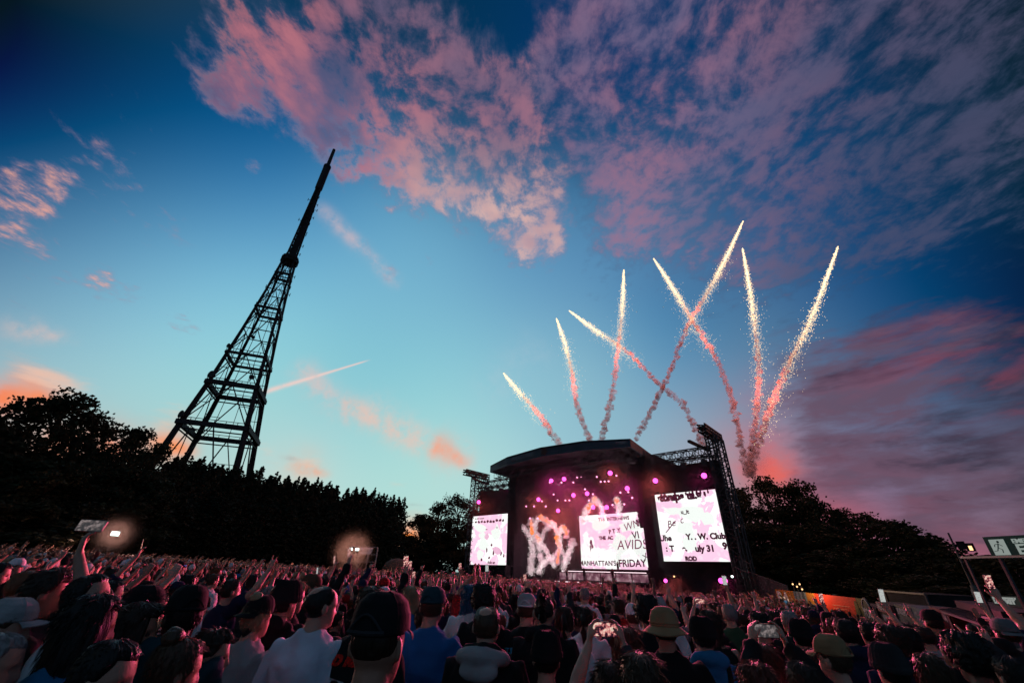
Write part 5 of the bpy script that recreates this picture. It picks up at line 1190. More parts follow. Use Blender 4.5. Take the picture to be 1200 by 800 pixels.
def hair_mesh(style, seed=1):
    r = lambda *a: mnoise.noise(V(a))
    base_h = {"short": .009, "buzz": .003, "messy": .015, "long": .012, "bun": .009, "afro": .046, "balding": .007, "ponytail": .009, "crop": .007, "quiff": .012, "beanie_hair": .006}.get(style, .012)
    def off(t, th):
        c = math.cos(th); front = c > 0
        hl = (.52 + .10 * abs(math.sin(th)) if c > .45 else .5 - (.45 - c) * .95 if c > -.1 else -.28 - .30 * min(1, (-.1 - c)))
        if style in ("long", "bun", "ponytail"): hl = hl if c > .3 else max(-.75, hl - .35)
        k = (t - hl) / .16; k = max(-1.0, min(1.0, k))
        if style == "buzz" and c < -.1: k = max(-1.0, min(1.0, (t + .10 + .12 * min(1, -c)) / .16))
        if style == "balding":
            p_ = head_pt(t, th, 0, False); k = min(k, ((p_ - Vector((0, -.055, .098))).length - .042) / .03, 1.0 if c < .35 else (.62 - t) / .12); k = max(-1.0, k)
        h = base_h * (1.0 if t < .8 else 1.05)
        if style == "quiff" and front: h += .018 * max(0, t - .4)
        if style == "messy": h += .012 * r(math.sin(th) * 5, math.cos(th) * 5, t * 6 + seed) + .006 * r(th * 9, t * 14, seed)
        if style == "afro": h += .014 * r(math.sin(th) * 6, math.cos(th) * 6, t * 7 + seed)
        h += .0045 * r(math.sin(th) * 16, math.cos(th) * 16, t * 3 + seed) + .0035 * r(math.sin(th) * 45, math.cos(th) * 45, t * 5)
        return h * k if k > 0 else .02 * k
    mb = head_grid(46, 96, off, False)
    if style == "long":
        n = 34; lens = .33
        vs = []; rows = 16
        for i in range(rows):
            f = i / (rows - 1); z = .085 - f * (lens + .065)
            for k in range(n):
                a = PI * (.22 + 1.56 * k / (n - 1)) ; w = .066 + .024 * min(1, f * 4.5) ** .7 + .016 * math.sin(f * 2.6); rx = w * (1 + .06 * math.sin(k * 1.9 + f * 2)); ry = .088 + .024 * min(1, f * 4.5) ** .7 - .035 * f
                vs.append((math.sin(a) * rx * (1 + .03 * r(k * .8, f * 3, seed)), math.cos(a) * ry * (1 + .03 * r(k * .9, f * 2, seed + 5)) - .005, z - .02 * r(k * 1.3, seed, 1) * f))
        m = len(vs); vs2 = [(x * .80, y * .72 + .002, z) for x, y, z in vs]
        fs = [(i * n + k, i * n + k + 1, (i + 1) * n + k + 1, (i + 1) * n + k) for i in range(rows - 1) for k in range(n - 1)]
        f2 = [tuple(m + q for q in reversed(f)) for f in fs]
        rim = [(i * n + e, (i + 1) * n + e, m + (i + 1) * n + e, m + i * n + e) for i in range(rows - 1) for e in (0, n - 1)] + [(k + b, k + 1 + b, m + k + 1 + b, m + k + b) for k in range(n - 1) for b in (0, (rows - 1) * n)]
        mb.raw(vs + vs2, fs + f2 + rim)
    if style == "bun":
        b = MB().ball((0, 0, 0), 1, 22, 14, (.046, .042, .040)); mb.raw([V((0, -.055, .135)) + V(v) * (1 + .16 * r(v[0] * 40, v[1] * 40, v[2] * 60)) for v in b.v], b.f)
    if style == "ponytail":
        mb.tube([(0, -.09, .05), (0, -.125, .05), (.004, -.150, .0), (0, -.150, -.10), (.006, -.135, -.2), (0, -.125, -.25)], [.02, .024, .032, .032, .022, .006], 14)
    if style not in ("buzz", "balding"):
        rn = random.Random(seed + len(style)); made = 0
        while made < (420 if style != "afro" else 620):
            t0, th = rn.uniform(-.7, .99), rn.uniform(0, 2 * PI); h = off(t0, th)
            if h < .006: continue
            made += 1; p = head_pt(t0, th, h - .003, False); nn = (p - Vector((0, 0, -.02))).normalized(); dn = Vector((rn.uniform(-.5, .5), rn.uniform(-.5, .3), -1)); dn = (dn - nn * dn.dot(nn)).normalized()
            L = {"afro": .020, "messy": .034, "long": .045, "quiff": .026, "bun": .030, "ponytail": .028}.get(style, .018) * rn.uniform(.6, 1.3); up = {"afro": 1.2, "messy": .8, "quiff": .7}.get(style, .38)
            d1 = (nn * up + dn).normalized(); d2 = (nn * up * .3 + dn).normalized(); w = rn.uniform(.0016, .0034)
            mb.tube([p, p + d1 * L * .5, p + d1 * L * .5 + d2 * L * .5], [w, w * .8, w * .2], 3, False)
    if style == "long":
        for k in range(150):
            a = rn.uniform(.28, 1.72) * PI; f = rn.uniform(.05, .95); z = .085 - f * (lens + .065); w = .094 + .016 * math.sin(f * 2.6); ry = .114 - .035 * f; p = Vector((math.sin(a) * w, math.cos(a) * ry - .005, z)); o_ = Vector((math.sin(a), math.cos(a), 0)); L = rn.uniform(.04, .10)
            mb.tube([p - o_ * .008, p + o_ * rn.uniform(.0, .006) - Vector((0, 0, L * .5)), p + o_ * rn.uniform(-.006, .012) - Vector((rn.uniform(-.01, .01), 0, L))], [.003, .0028, .0006], 3, False)
    me = mb.mesh("hair"); me.polygons.foreach_set("use_smooth", [True] * len(me.polygons)); return me
def cap_mesh(kind):
    """headwear: list of (name, mesh) - the crown first, the rest hang on it as sub-parts"""
    def off(t, th):
        hl = .30 + (.06 * math.cos(th) if kind == "cap" else 0)
        if kind == "beanie": hl = .12 - .15 * max(0, -math.cos(th))
        if kind == "bucket": hl = .22
        k = (t - hl) / .06; ridge = .0022 * (1 if abs(((th / (2 * PI) * 6) % 1) - .5) > .46 else 0) if kind == "cap" else 0
        if k < 0: return -.02
        h = .010 + .016 * max(0, t) ** 1.5 + ridge
        if kind == "beanie": h = .020 + .010 * max(0, t) + .003 * math.sin(th * 26) + (.007 if t < hl + .28 else 0) + (.02 * max(0, t - .7))
        if kind == "bucket": h = .020 + .006 * t
        return h
    me = head_grid(52, 96, off, False).mesh({"cap": "cap", "beanie": "beanie", "bucket": "bucket_hat"}[kind]); me.polygons.foreach_set("use_smooth", [True] * len(me.polygons)); subs = []
    if kind == "cap":
        b = MB(); n, rows = 24, 7; vs = []
        for lay in (0, 1):
            for i in range(rows):
                f = i / (rows - 1)
                for k in range(n):
                    a = -1.15 + 2.3 * k / (n - 1); p = head_pt(.36, a, .012, False); ext = .072 * f * (math.cos(a * 1.18) ** .6 if abs(a * 1.18) < 1.57 else 0)
                    vs.append((p.x * (1 + .05 * f), p.y + ext, .36 * .1175 + .002 - lay * .004 - .018 * (math.sin(a) ** 2) * f - .012 * f * f))
        m = rows * n; fs = []
        for i in range(rows - 1):
            for k in range(n - 1): q = (i * n + k, i * n + k + 1, (i + 1) * n + k + 1, (i + 1) * n + k); fs += [tuple(reversed(q)), tuple(m + x for x in q)]
        fs += [((rows - 1) * n + k, (rows - 1) * n + k + 1, m + (rows - 1) * n + k + 1, m + (rows - 1) * n + k) for k in range(n - 1)] + [(i * n + e, (i + 1) * n + e, m + (i + 1) * n + e, m + i * n + e) for i in range(rows - 1) for e in (0, n - 1)]
        bm_ = b.raw(vs, fs).mesh("brim"); bm_.polygons.foreach_set("use_smooth", [True] * len(bm_.polygons)); subs.append(("brim", bm_))
        subs.append(("button", MB().ball((0, -.006, .1175 + .024), .008, 10, 6, (1, 1, .6)).mesh("button")))
        s = MB(); pts = [head_pt(.33 + .34 * math.sin(q * PI) , PI + (q - .5) * 1.25, .0245, False) for q in np.linspace(0, 1, 15)]
        s.tube(pts, .0045, 6); pts = [head_pt(.36, PI + (q - .5) * 1.25, .0245, False) for q in np.linspace(0, 1, 9)]; s.tube(pts, .007, 6); subs.append(("strap", s.mesh("strap")))
    if kind == "bucket":
        b = MB(); n = 48; vs = []
        for lay in (0, 1):
            for i in range(6):
                f = i / 5
                for k in range(n):
                    th = 2 * PI * k / n; p = head_pt(.26, th, .020 + .055 * f, False); vs.append((p.x, p.y, .26 * .1175 - .042 * f + .006 * math.sin(th * 3 + 1) * f - lay * .005))
        m = 6 * n; fs = []
        for i in range(5):
            for k in range(n): q = (i * n + k, i * n + (k + 1) % n, (i + 1) * n + (k + 1) % n, (i + 1) * n + k); fs += [tuple(reversed(q)), tuple(m + x for x in q)]
        fs += [(5 * n + k, 5 * n + (k + 1) % n, m + 5 * n + (k + 1) % n, m + 5 * n + k) for k in range(n)]
        bm_ = b.raw(vs, fs).mesh("brim"); bm_.polygons.foreach_set("use_smooth", [True] * len(bm_.polygons)); subs.append(("brim", bm_))
        s = MB(); pts = [head_pt(.40, 2 * PI * k / 40, .0275, False) for k in range(41)]; s.tube(pts, .003, 5); subs.append(("hat_band", s.mesh("hat_band")))
    return me, subs
def cached(key, fn):
    if key not in PC: PC[key] = fn()
    return PC[key]
SKIN = {"light": (.50, .255, .185), "mid": (.40, .19, .13), "tan": (.30, .14, .09), "dark": (.10, .05, .032)}
HAIRC = {"black": (.010, .009, .009), "dark brown": (.028, .017, .012), "brown": (.065, .036, .022), "ginger": (.17, .055, .022), "blonde": (.33, .22, .12), "grey": (.22, .21, .21), "white": (.5, .5, .5), "blue": (.02, .10, .18), "auburn": (.11, .028, .018)}
CLOTHC = {"black": (.012, .012, .014), "charcoal": (.03, .03, .034), "grey": (.13, .13, .14), "light grey": (.34, .33, .34), "white": (.72, .72, .74), "pale blue": (.58, .64, .76), "blue": (.015, .13, .36), "navy": (.012, .018, .05), "teal": (.012, .05, .065), "bright blue": (.02, .17, .36),
          "red": (.34, .02, .02), "maroon": (.10, .014, .02), "green": (.03, .08, .04), "olive": (.08, .075, .035), "tan": (.30, .19, .10), "brown": (.09, .05, .03), "pink": (.5, .2, .25), "orange": (.5, .16, .03), "purple": (.09, .04, .14)}
def part(name, me, m, col, parent):
    o = link(name, me, m); o.parent = parent; o.color = (*col, 1); return o
PEOPLE = []
def person(x, y, height, yaw, pose="down", top=("tee", "black"), hair=("short", "brown"), hat=None, skin="light", wide=1.0, label="", group="people in the crowd facing the stage", shoes=False, hat_back=False, eyes=False):
    me = cached(("body", pose), lambda: body_mesh(pose)); b = link("person", me, M["skin"]); b.color = (*SKIN[skin], 1)
    k = height / 1.752; b.scale = (k * wide, k * (1 + (wide - 1) * .8), k); b.location = (x, y, gz(x, y)); b.rotation_euler = (0, 0, yaw)
    tag(b, label, "person", group); arms, hm = skeleton(pose)
    sh = part({"tee": "t_shirt", "hoodie": "hooded_top", "tank": "vest_top"}[top[0]], cached(("shirt", pose, top[0]), lambda: shirt_mesh(pose, top[0])), M["cloth"], CLOTHC[top[1]], b)
    part("trousers", cached("trousers", trousers_mesh), M["cloth"], (.02, .022, .03), b)
    if hair:
        h = part("hair", cached(("hair", hair[0]), lambda: hair_mesh(hair[0])), M["hair"], HAIRC[hair[1]], b); h.matrix_local = hm
    if hat:
        me, subs = cached(("hat", hat[0]), lambda: cap_mesh(hat[0])); hm2 = hm @ Matrix.Rotation(PI, 4, "Z") @ Matrix.Translation((0, .012, 0)) if hat_back else hm
        c = part(me.name.split(".")[0], me, M["cloth"], CLOTHC[hat[1]], b); c.matrix_local = hm2
        for nm, sm in subs: part(nm, sm, M["cloth"], CLOTHC[hat[2] if len(hat) > 2 else hat[1]], c)
    if shoes:
        for s in (-1, 1):
            def shoe(s=s):
                mb = MB(); mb.tube([(s * .11, -.08, .045), (s * .11, -.0, .055), (s * .11, .09, .045), (s * .11, .17, .035)], [.045, .055, .05, .034], 10); return remesh(mb, .012, 1, "shoe")
            part("shoe", cached(("shoe", s), shoe), M["cloth"], (.03, .03, .03), b)
    if eyes:
        for s in (-1, 1):
            e = part("eye", cached("eye", lambda: MB().ball((0, 0, 0), .0115, 10, 8).mesh("eye")), M["cloth"], (.05, .04, .035), b); e.matrix_local = hm @ Matrix.Translation((s * .032, .0735, -.003))
    PEOPLE.append((x, y, b, pose, sh)); return b, sh, hm
def solve(px, py, dist, lo=1.58, hi=1.90):
    """stand somebody on the ground with the top of the head on a sight line; move along it when the height would be odd"""
    for k in range(60):
        p = at(px, py, dist); h = p.z - gz(p.x, p.y)
        if h > hi: dist *= 1.02
        elif h < lo: dist *= .98
        else: break
    return p.x, p.y, max(1.5, min(1.96, h)), dist
STG = Vector((14, 74, 0))
def face(x, y, turn=0.0): return math.atan2(-(STG.x - x), STG.y - y) + turn
# ------------------------------------------------------------------ the people the photo shows nearest, one by one
def project_print(body_obj, shirt, name, body, x, z, size, m_col, bold=.004, shear=0.0, roll=0.0, shape=None):
    """flat print laid onto the back of a shirt"""
    me = shape.mesh(name) if shape else text_mesh(body, size, 0, shear, bold)
    bm = bmesh.new(); bm.from_mesh(shirt.data); tree_ = BVHTree.FromBMesh(bm); bm.free()
    bt = bmesh.new(); bt.from_mesh(me); bmesh.ops.triangulate(bt, faces=bt.faces); bmesh.ops.subdivide_edges(bt, edges=[e for e in bt.edges if e.calc_length() > .03], cuts=2)
    ca, sa = math.cos(roll), math.sin(roll)
    for v in bt.verts:
        px, pz = x + v.co.x * ca - v.co.y * sa, z + v.co.x * sa + v.co.y * ca; hit = tree_.ray_cast(V((px, -1, pz)), V((0, 1, 0)))
        v.co = V((px, (hit[0].y if hit[0] else -.1) - .005, pz))
    bt.to_mesh(me); bt.free(); o = link(name, me, mat(name + " ink", m_col, .8, .1)); o.parent = shirt; return o
N_ = [0]
def near(px, py, dist, label, pose="down", top=("tee", "black"), hair=("short", "dark brown"), hat=None, skin="light", turn=0.0, wide=1.0, **k):
    x, y, h, d = solve(px, py, dist); N_[0] += 1; turn -= .5 * max(0.0, min(1.0, (420 - px) / 260))
    return person(x, y, h, face(x, y, turn), pose, top, hair, hat, skin, wide, label, "people standing nearest in the crowd", True, **k)
PH = [0]
def phone(b, local, rx=0.0, rz=0.0, portrait=False, label="", lit="stage"):
    mw = b.matrix_basis @ Matrix.Translation(local) @ Matrix.Rotation(rz, 4, "Z") @ Matrix.Rotation(rx, 4, "X"); s = 1 / b.scale.z
    w, hh = (.078, .158) if portrait else (.158, .078)
    e = empty("phone", label, "phone", "phones held up in the crowd", tuple(mw.translation))
    mb = MB(); r = .010; poly = []
    for cx, cz, a0 in ((w / 2 - r, hh / 2 - r, 0), (-w / 2 + r, hh / 2 - r, PI / 2), (-w / 2 + r, -hh / 2 + r, PI), (w / 2 - r, -hh / 2 + r, 1.5 * PI)):
        poly += [V((cx + r * math.cos(a0 + q * PI / 8), -.004, cz + r * math.sin(a0 + q * PI / 8))) for q in range(5)]
    mb.prism(poly, (0, .008, 0)); o = link("case", mb.mesh("case"), M["phone_case"], e)
    sc = MB(); sc.box((0, -.0045, 0), w * .95, .001, hh * .90); p = link("display", sc.mesh("display"), M["phone_" + lit], e)
    ln = MB(); ln.box((w * .3, .0055, hh * .33), .02, .003, .02); q = link("camera_bump", ln.mesh("camera_bump"), M["phone_case"], e)
    rot = mw.to_3x3().normalized().to_4x4()
    for o_ in (o, p, q): o_.matrix_basis = rot
    return e
def phone_mat(name, a, b, c, st):
    m = bpy.data.materials.new(name); m.use_nodes = True; q = NT(m.node_tree); q.n.clear(); tc = q.n.new("ShaderNodeTexCoord").outputs["Object"]
    f = q.noise(tc, 38, 3, .6); col = q.ramp(f, [(0, a), (.44, a), (.52, b), (.60, c), (1, a)]); e = q.n.new("ShaderNodeEmission"); q.put(e.inputs[0], col); e.inputs[1].default_value = st
    q.l.new(e.outputs[0], q.n.new("ShaderNodeOutputMaterial").inputs[0]); return m
M["phone_case"] = mat("black phone case", (.015, .015, .017), .35, .5)
M["phone_stage"] = phone_mat("phone showing the stage", (.03, .008, .02), (.75, .22, .22), (.95, .75, .6), .9); M["phone_white"] = phone_mat("bright phone display", (.7, .75, .72), (.85, .9, .88), (.5, .5, .5), .6); M["phone_dark"] = phone_mat("dim phone display", (.05, .05, .055), (.12, .10, .10), (.3, .25, .25), .8)

near(62, 671, 3.5, "bearded person with dark swept back hair in profile, dark jacket, at the left edge", "down", ("hoodie", "charcoal"), ("quiff", "dark brown"), None, "mid", eyes=True)
near(18, 708, 3.9, "person in grey baseball cap cut by the left edge", "down", ("tee", "charcoal"), ("short", "brown"), ("cap", "light grey"), "light", -.2)
near(2, 742, 2.9, "person with short grey hair, lowest at the left edge", "down", ("tee", "black"), ("buzz", "grey"), None, "light", -.2)
b, sh, hm = near(113, 700, 3.0, "long black haired person in shiny bright blue jersey with orange trim", "down", ("tee", "bright blue"), ("long", "black"), None, "mid")
near(134, 753, 2.45, "dark short haired person with pink lit profile at the bottom left", "look_right", ("tee", "charcoal"), ("short", "black"), None, "light", eyes=True)
near(124, 674, 4.0, "person in white t-shirt and dark glasses looking up, short black hair", "look_up", ("tee", "white"), ("short", "black"), None, "light", -.3, eyes=True)
near(154, 655, 4.7, "person in white backward cap with face tipped up to the sky", "look_up", ("tee", "light grey"), ("short", "dark brown"), ("cap", "white"), "light", -.5, hat_back=True, eyes=True)
near(38, 669, 4.9, "close cropped reddish haired person behind the bearded one on the left", "down", ("tee", "maroon"), ("buzz", "ginger"))
near(22, 656, 7.4, "person in small white cap far left among dark heads", "down", ("tee", "black"), ("short", "brown"), ("cap", "white"))
near(3, 660, 4.6, "person with glasses and dark hair cut off at the left edge", "down", ("tee", "black"), ("short", "black"), None, "light", eyes=True)
near(74, 655, 5.0, "person in black knitted hat left of the tall raised arm", "down", ("hoodie", "black"), ("short", "black"), ("beanie", "black"))
b, sh, hm = near(118, 690, 4.4, "person stretching one bare arm high with a phone at the left", "phone_back", ("tank", "black"), ("short", "dark brown"), None, "light")
phone(b, V((.18, -.22, 2.12)), -.3, 1.0, False, "phone held flat and high over the left crowd by a bare arm", "dark")
near(255, 665, 4.2, "bearded ginger haired person in dark teal top", "down", ("tee", "teal"), ("messy", "ginger"), None, "light", -.2, eyes=True)
b, sh, hm = near(213, 656, 5.0, "person in white t-shirt, black cap and bright blue sunglasses", "look_right", ("tee", "white"), ("short", "black"), ("cap", "black"), "light", eyes=True)
gl_ = MB()
for s in (-1, 1): gl_.ball((s * .034, .118, .048), 1, 10, 6, (.030, .010, .018))
gl_.tube([(-.082, .02, .045), (-.066, .098, .05), (0, .122, .052), (.066, .098, .05), (.082, .02, .045)], .005, 6)
g_ = part("sunglasses", gl_.mesh("sunglasses"), mat("mirrored blue lens", (.02, .22, .8), .15, .6, .6), (1, 1, 1), b); g_.matrix_local = hm
near(226, 693, 3.3, "person in large black baseball cap turned to the left, brim over dark face", "look_left", ("hoodie", "teal"), ("short", "black"), ("cap", "black"), "dark", .9)
near(166, 709, 3.3, "person with long dark hair facing right, bottom left", "look_right", ("tee", "black"), ("long", "dark brown"), None, "mid", eyes=True)
near(172, 692, 4.0, "person in black cap with brim pointing right, over the long haired person", "down", ("tee", "charcoal"), ("long", "black"), ("cap", "black"), "mid", -.3)
near(214, 751, 2.6, "brown haired person with round topknot at the bottom left", "down", ("tee", "black"), ("bun", "brown"), None, "mid")
near(252, 741, 3.3, "curly short haired person with lit cheek beside the topknot", "down", ("tee", "maroon"), ("messy", "dark brown"), None, "light", -.5, eyes=True)
near(298, 663, 4.7, "broad grey bearded person in dark grey t-shirt, short dark hair", "look_right", ("tee", "grey"), ("short", "dark brown"), None, "light", wide=1.08, eyes=True)
near(306, 703, 4.1, "blonde person in backward black cap and loose grey top", "down", ("tee", "light grey"), ("bun", "blonde"), ("cap", "black"), "light", hat_back=True)
near(379, 687, 3.7, "thinning haired person in big pale blue t-shirt seen from behind", "look_right", ("tee", "pale blue"), ("balding", "black"), None, "light", .12, wide=1.08)
b, sh, hm = near(437, 688, 3.6, "brown haired person in black t-shirt printed BAD in red letters", "down", ("tee", "black"), ("crop", "brown"), None, "light", wide=1.1)
project_print(b, sh, "shirt_print", "BAD RE", -.062, 1.375, .066, (.55, .02, .015), .006, .3)
blk = MB().raw([(-.17, -.07, 0), (.17, -.07, 0), (.16, .055, 0), (.03, .05, 0), (-.05, .065, 0), (-.175, .045, 0)], [(0, 1, 2, 3, 4, 5)]); project_print(b, sh, "print_patch", "", -.03, 1.23, 1, (.55, .55, .55), shape=blk)
o = project_print(b, sh, "shirt_print", "109", -.05, 1.22, .15, (.01, .01, .01), .008)
for v in o.data.vertices: v.co.y -= .004
near(449, 706, 1.8, "large black cap seen from behind, nearest head at the bottom centre", "down", ("tee", "black"), ("buzz", "dark brown"), ("cap", "black", "charcoal"), "mid", wide=1.0)
near(366, 676, 4.7, "person in worn brown baseball cap, brim to the right", "look_right", ("tee", "black"), ("short", "brown"), ("cap", "brown"), "light", -.2)
near(338, 687, 4.5, "person in plain black hooded top and black knitted hat left of the pale blue shirt", "down", ("hoodie", "black"), ("short", "black"), ("beanie", "black"))
near(394, 662, 5.3, "tall person in black cap and black top before the scaffold", "down", ("tee", "black"), ("short", "black"), ("cap", "black"), "light", -.3)
near(508, 692, 4.2, "broad person in plain blue t-shirt and dark teal cap", "down", ("tee", "blue"), ("crop", "brown"), ("cap", "teal"), "light", wide=1.1)
near(483, 688, 5.8, "blonde long haired person just left of the blue t-shirt", "down", ("tee", "blue"), ("long", "blonde"), None, "light")
b, sh, hm = near(571, 711, 3.45, "balding person in black hooded top with pale hood and white hand print", "down", ("hoodie", "black"), ("balding", "brown"), None, "light", wide=1.08)
hd_ = MB(); pts = [V((math.sin(a) * .135, -.035 - math.cos(a) * .118, 1.470 + .03 * math.cos(a))) for a in np.linspace(-2.1, 2.1, 13)]
hd_.tube(pts, [.022, .032, .038, .042, .046, .05, .052, .05, .046, .042, .038, .032, .022], 10); hd_.ball((0, -.150, 1.425), 1, 14, 8, (.12, .04, .06)); hme = remesh(hd_, .012, 2, "hood"); wrinkle(hme, .006, 3); part("hood", hme, M["cloth"], CLOTHC["light grey"], sh)
hp = MB()
def stroke(pts, w):
    for p, q in zip(pts, pts[1:]):
        p, q = V((*p, 0)), V((*q, 0)); n = (q - p).normalized().cross(V((0, 0, 1))) * w; hp.raw([p - n, p + n, q + n, q - n], [(0, 1, 2, 3)])
for k in range(5): stroke([(-.05 + .02 * k, .09 - abs(k - 2) * .008), (-.045 + .02 * k, .03), (-.03 + .014 * k, -.04), (-.01 + .006 * k, -.12)], .0045)
stroke([(.05, -.10), (.09, -.02), (.12, .06)], .003); stroke([(.09, -.02), (.075, .05)], .0025); stroke([(.10, .0), (.13, .01)], .0025); stroke([(-.05, .09), (-.035, .10), (.02, .10)], .004)
project_print(b, sh, "shirt_print", "", 0, 1.22, 1, (.5, .52, .56), shape=hp)
near(567, 691, 5.2, "person with round black curly hair above the balding one", "down", ("tee", "black"), ("afro", "black"), None, "dark")
near(552, 686, 5.6, "person with dark blue dyed hair and white top", "down", ("tee", "white"), ("long", "blue"), None, "light")
b, sh, hm = near(617, 699, 5.1, "person in white and grey mesh cap, black t-shirt with blue back print", "down", ("tee", "black"), ("crop", "brown"), ("cap", "light grey", "white"), "light", wide=1.08)
project_print(b, sh, "shirt_print", "T.RADITION", .0, 1.33, .062, (.06, .30, .44), .004, .0, .12)
bp = MB()
for k in range(9): a = k * .7; bp.raw([(.05 * math.cos(a) * (1 + k % 3 * .4), .05 * math.sin(a), 0), (.05 * math.cos(a + .5) + .03, .05 * math.sin(a + .5) + .01, 0), (.05 * math.cos(a + .9) * 1.4, .07 * math.sin(a + .9), 0)], [(0, 1, 2)])
project_print(b, sh, "back_emblem", "", .0, 1.21, 1, (.03, .26, .42), shape=bp)
b, sh, hm = near(637, 700, 4.4, "tall person with high flat black mohawk and black hooded top", "down", ("hoodie", "black"), ("buzz", "black"), None, "light", wide=1.08)
mo_ = MB(); n = 26
for s in range(1):
    prof = [head_pt(.96 - 1.3 * q / n, PI, .01, False) if q > 2 else V((0, .06 - q * .04, .115)) for q in range(n + 1)]
    mo_.tube(prof, [.030 + .004 * math.sin(q * 2.1) for q in range(n + 1)], 12)
for k in range(60):
    q = prof[k % n]; d_ = (q - V((0, 0, -.02))).normalized(); a = V((random.Random(k).uniform(-.022, .022), 0, 0)); mo_.tube([q + a, q + a + d_ * .05, q + a + d_ * .072], [.012, .009, .002], 5)
m_ = part("mohawk", mo_.mesh("mohawk"), M["hair"], HAIRC["black"], b); m_.matrix_local = hm
near(640, 748, 3.2, "black knitted hat low at the bottom, between the white hand print and the raised phone", "down", ("tee", "charcoal"), ("short", "black"), ("beanie", "black"))
near(661, 711, 4.7, "person with dark ponytail over a white top, behind the mohawk", "down", ("tee", "white"), ("ponytail", "dark brown"), None, "mid")
near(685, 689, 7.0, "grey haired person in white t-shirt before the stage centre", "down", ("tee", "white"), ("short", "grey"), None, "light")
b, sh, hm = near(714, 777, 2.6, "dark haired person holding a phone sideways in both raised hands", "phone_two", ("tank", "maroon"), ("long", "dark brown"), None, "light")
phone(b, V((0, .42, 1.865)), .25, 0, False, "phone held sideways in two hands, stage glowing on its display, bottom centre", "stage")
br_ = MB()
for k in range(3):
    arms_, _ = skeleton("phone_two"); S_, E_, W_ = arms_[0][1], arms_[0][2], arms_[0][3]; c_ = W_.lerp(E_, .10 + .05 * k); ax_ = (E_ - W_).normalized(); x_ = ax_.cross(V((0, 1, 0))).normalized(); y_ = ax_.cross(x_)
    br_.tube([c_ + (x_ * math.cos(a) + y_ * math.sin(a)) * .034 for a in np.linspace(0, 2 * PI, 17)], .006, 6)
part("bracelets", br_.mesh("bracelets"), M["cloth"], (.06, .05, .06), b)
near(749, 769, 2.2, "person with straight light brown hair low at the bottom, right of the raised phone", "down", ("tee", "charcoal"), ("long", "brown"), None, "light")
near(733, 737, 3.4, "person with long auburn hair under the raised phone's right arm", "down", ("tee", "black"), ("long", "auburn"), None, "light")
b, sh, hm = near(777, 716, 4.0, "person in tan bucket hat and black t-shirt with orange lettering", "down", ("tee", "black"), ("crop", "dark brown"), ("bucket", "tan"), "mid", wide=1.08)
project_print(b, sh, "shirt_print", "STURD", .0, 1.26, .085, (.36, .09, .02), .004); project_print(b, sh, "shirt_print", "WORKERS", .01, 1.17, .085, (.30, .07, .02), .004)
near(741, 710, 6.2, "person in plain white cap left of the bucket hat", "down", ("tee", "black"), ("short", "brown"), ("cap", "white"), "light")
near(757, 704, 5.2, "person with bushy black hair behind the bucket hat", "down", ("tee", "black"), ("afro", "black"), None, "mid")
near(771, 702, 6.4, "person in pale grey cap above the bucket hat", "down", ("tee", "white"), ("short", "brown"), ("cap", "light grey"), "light")
near(798, 696, 5.9, "dark haired person in plain grey t-shirt right of the bucket hat", "down", ("tee", "grey"), ("short", "black"), None, "light", wide=1.1)
near(853, 708, 7.2, "grey haired person in dark green t-shirt before the right screen", "down", ("tee", "green"), ("short", "grey"), None, "light")
near(831, 716, 5.4, "person with long dark hair and pale headband, turned to the left", "look_left", ("tank", "black"), ("long", "dark brown"), None, "mid", .3, eyes=True)
b, sh, hm = near(822, 729, 4.6, "person in black knitted hat, bright blue jacket and black backpack", "down", ("hoodie", "bright blue"), ("short", "black"), ("beanie", "black"), "light", wide=1.1)
bk_ = MB(); loft(bk_, [((0, -.20, .92), .13, .06), ((0, -.215, 1.0), .15, .085), ((0, -.21, 1.2), .145, .08), ((0, -.195, 1.33), .11, .055)], 16); bme = remesh(bk_, .012, 2, "backpack")
bag = empty("backpack", "black backpack worn over a bright blue jacket", "backpack", None, tuple(b.matrix_basis @ V((0, -.2, 1.1)))); bag.matrix_basis = b.matrix_basis
part("bag", bme, M["cloth"], (.015, .015, .017), bag); part("pocket", remesh(loft(MB(), [((0, -.29, .96), .10, .03), ((0, -.30, 1.05), .115, .04), ((0, -.285, 1.14), .10, .03)], 14), .01, 2, "pocket"), M["cloth"], (.02, .02, .022), bag)
for s in (-1, 1): part("strap", MB().tube([(s * .10, -.17, 1.30), (s * .115, -.10, 1.455), (s * .12, -.02, 1.50), (s * .13, .08, 1.44), (s * .14, .14, 1.30)], .022, 8).mesh("strap"), M["cloth"], (.015, .015, .017), bag)
near(889, 719, 5.8, "broad dark haired person in black t-shirt right of the blue jacket", "down", ("tee", "black"), ("messy", "black"), None, "mid", wide=1.1)
near(923, 715, 6.8, "bald person lit red on the scalp before the orange banner", "down", ("tee", "black"), ("buzz", "grey"), None, "light", wide=1.08)
near(937, 731, 5.6, "person in round black knitted hat above the right raised phone", "down", ("tee", "black"), ("short", "black"), ("beanie", "black"))
near(895, 757, 4.1, "person with straight reddish brown hair left of the right raised phone", "down", ("tee", "black"), ("long", "auburn"), None, "light")
near(884, 781, 2.8, "person with auburn hair at the bottom edge, right of centre", "down", ("tee", "black"), ("messy", "auburn"), None, "light")
b, sh, hm = near(936, 776, 3.2, "person in black sleeves filming with a phone held sideways at the right", "phone_two", ("hoodie", "black"), ("crop", "dark brown"), None, "light")
phone(b, V((0, .42, 1.865)), .25, 0, False, "phone held sideways in two hands at the lower right, dark display", "dark")
near(952, 762, 4.4, "person in white t-shirt beyond the right raised phone", "down", ("tee", "white"), ("short", "dark brown"), None, "mid")
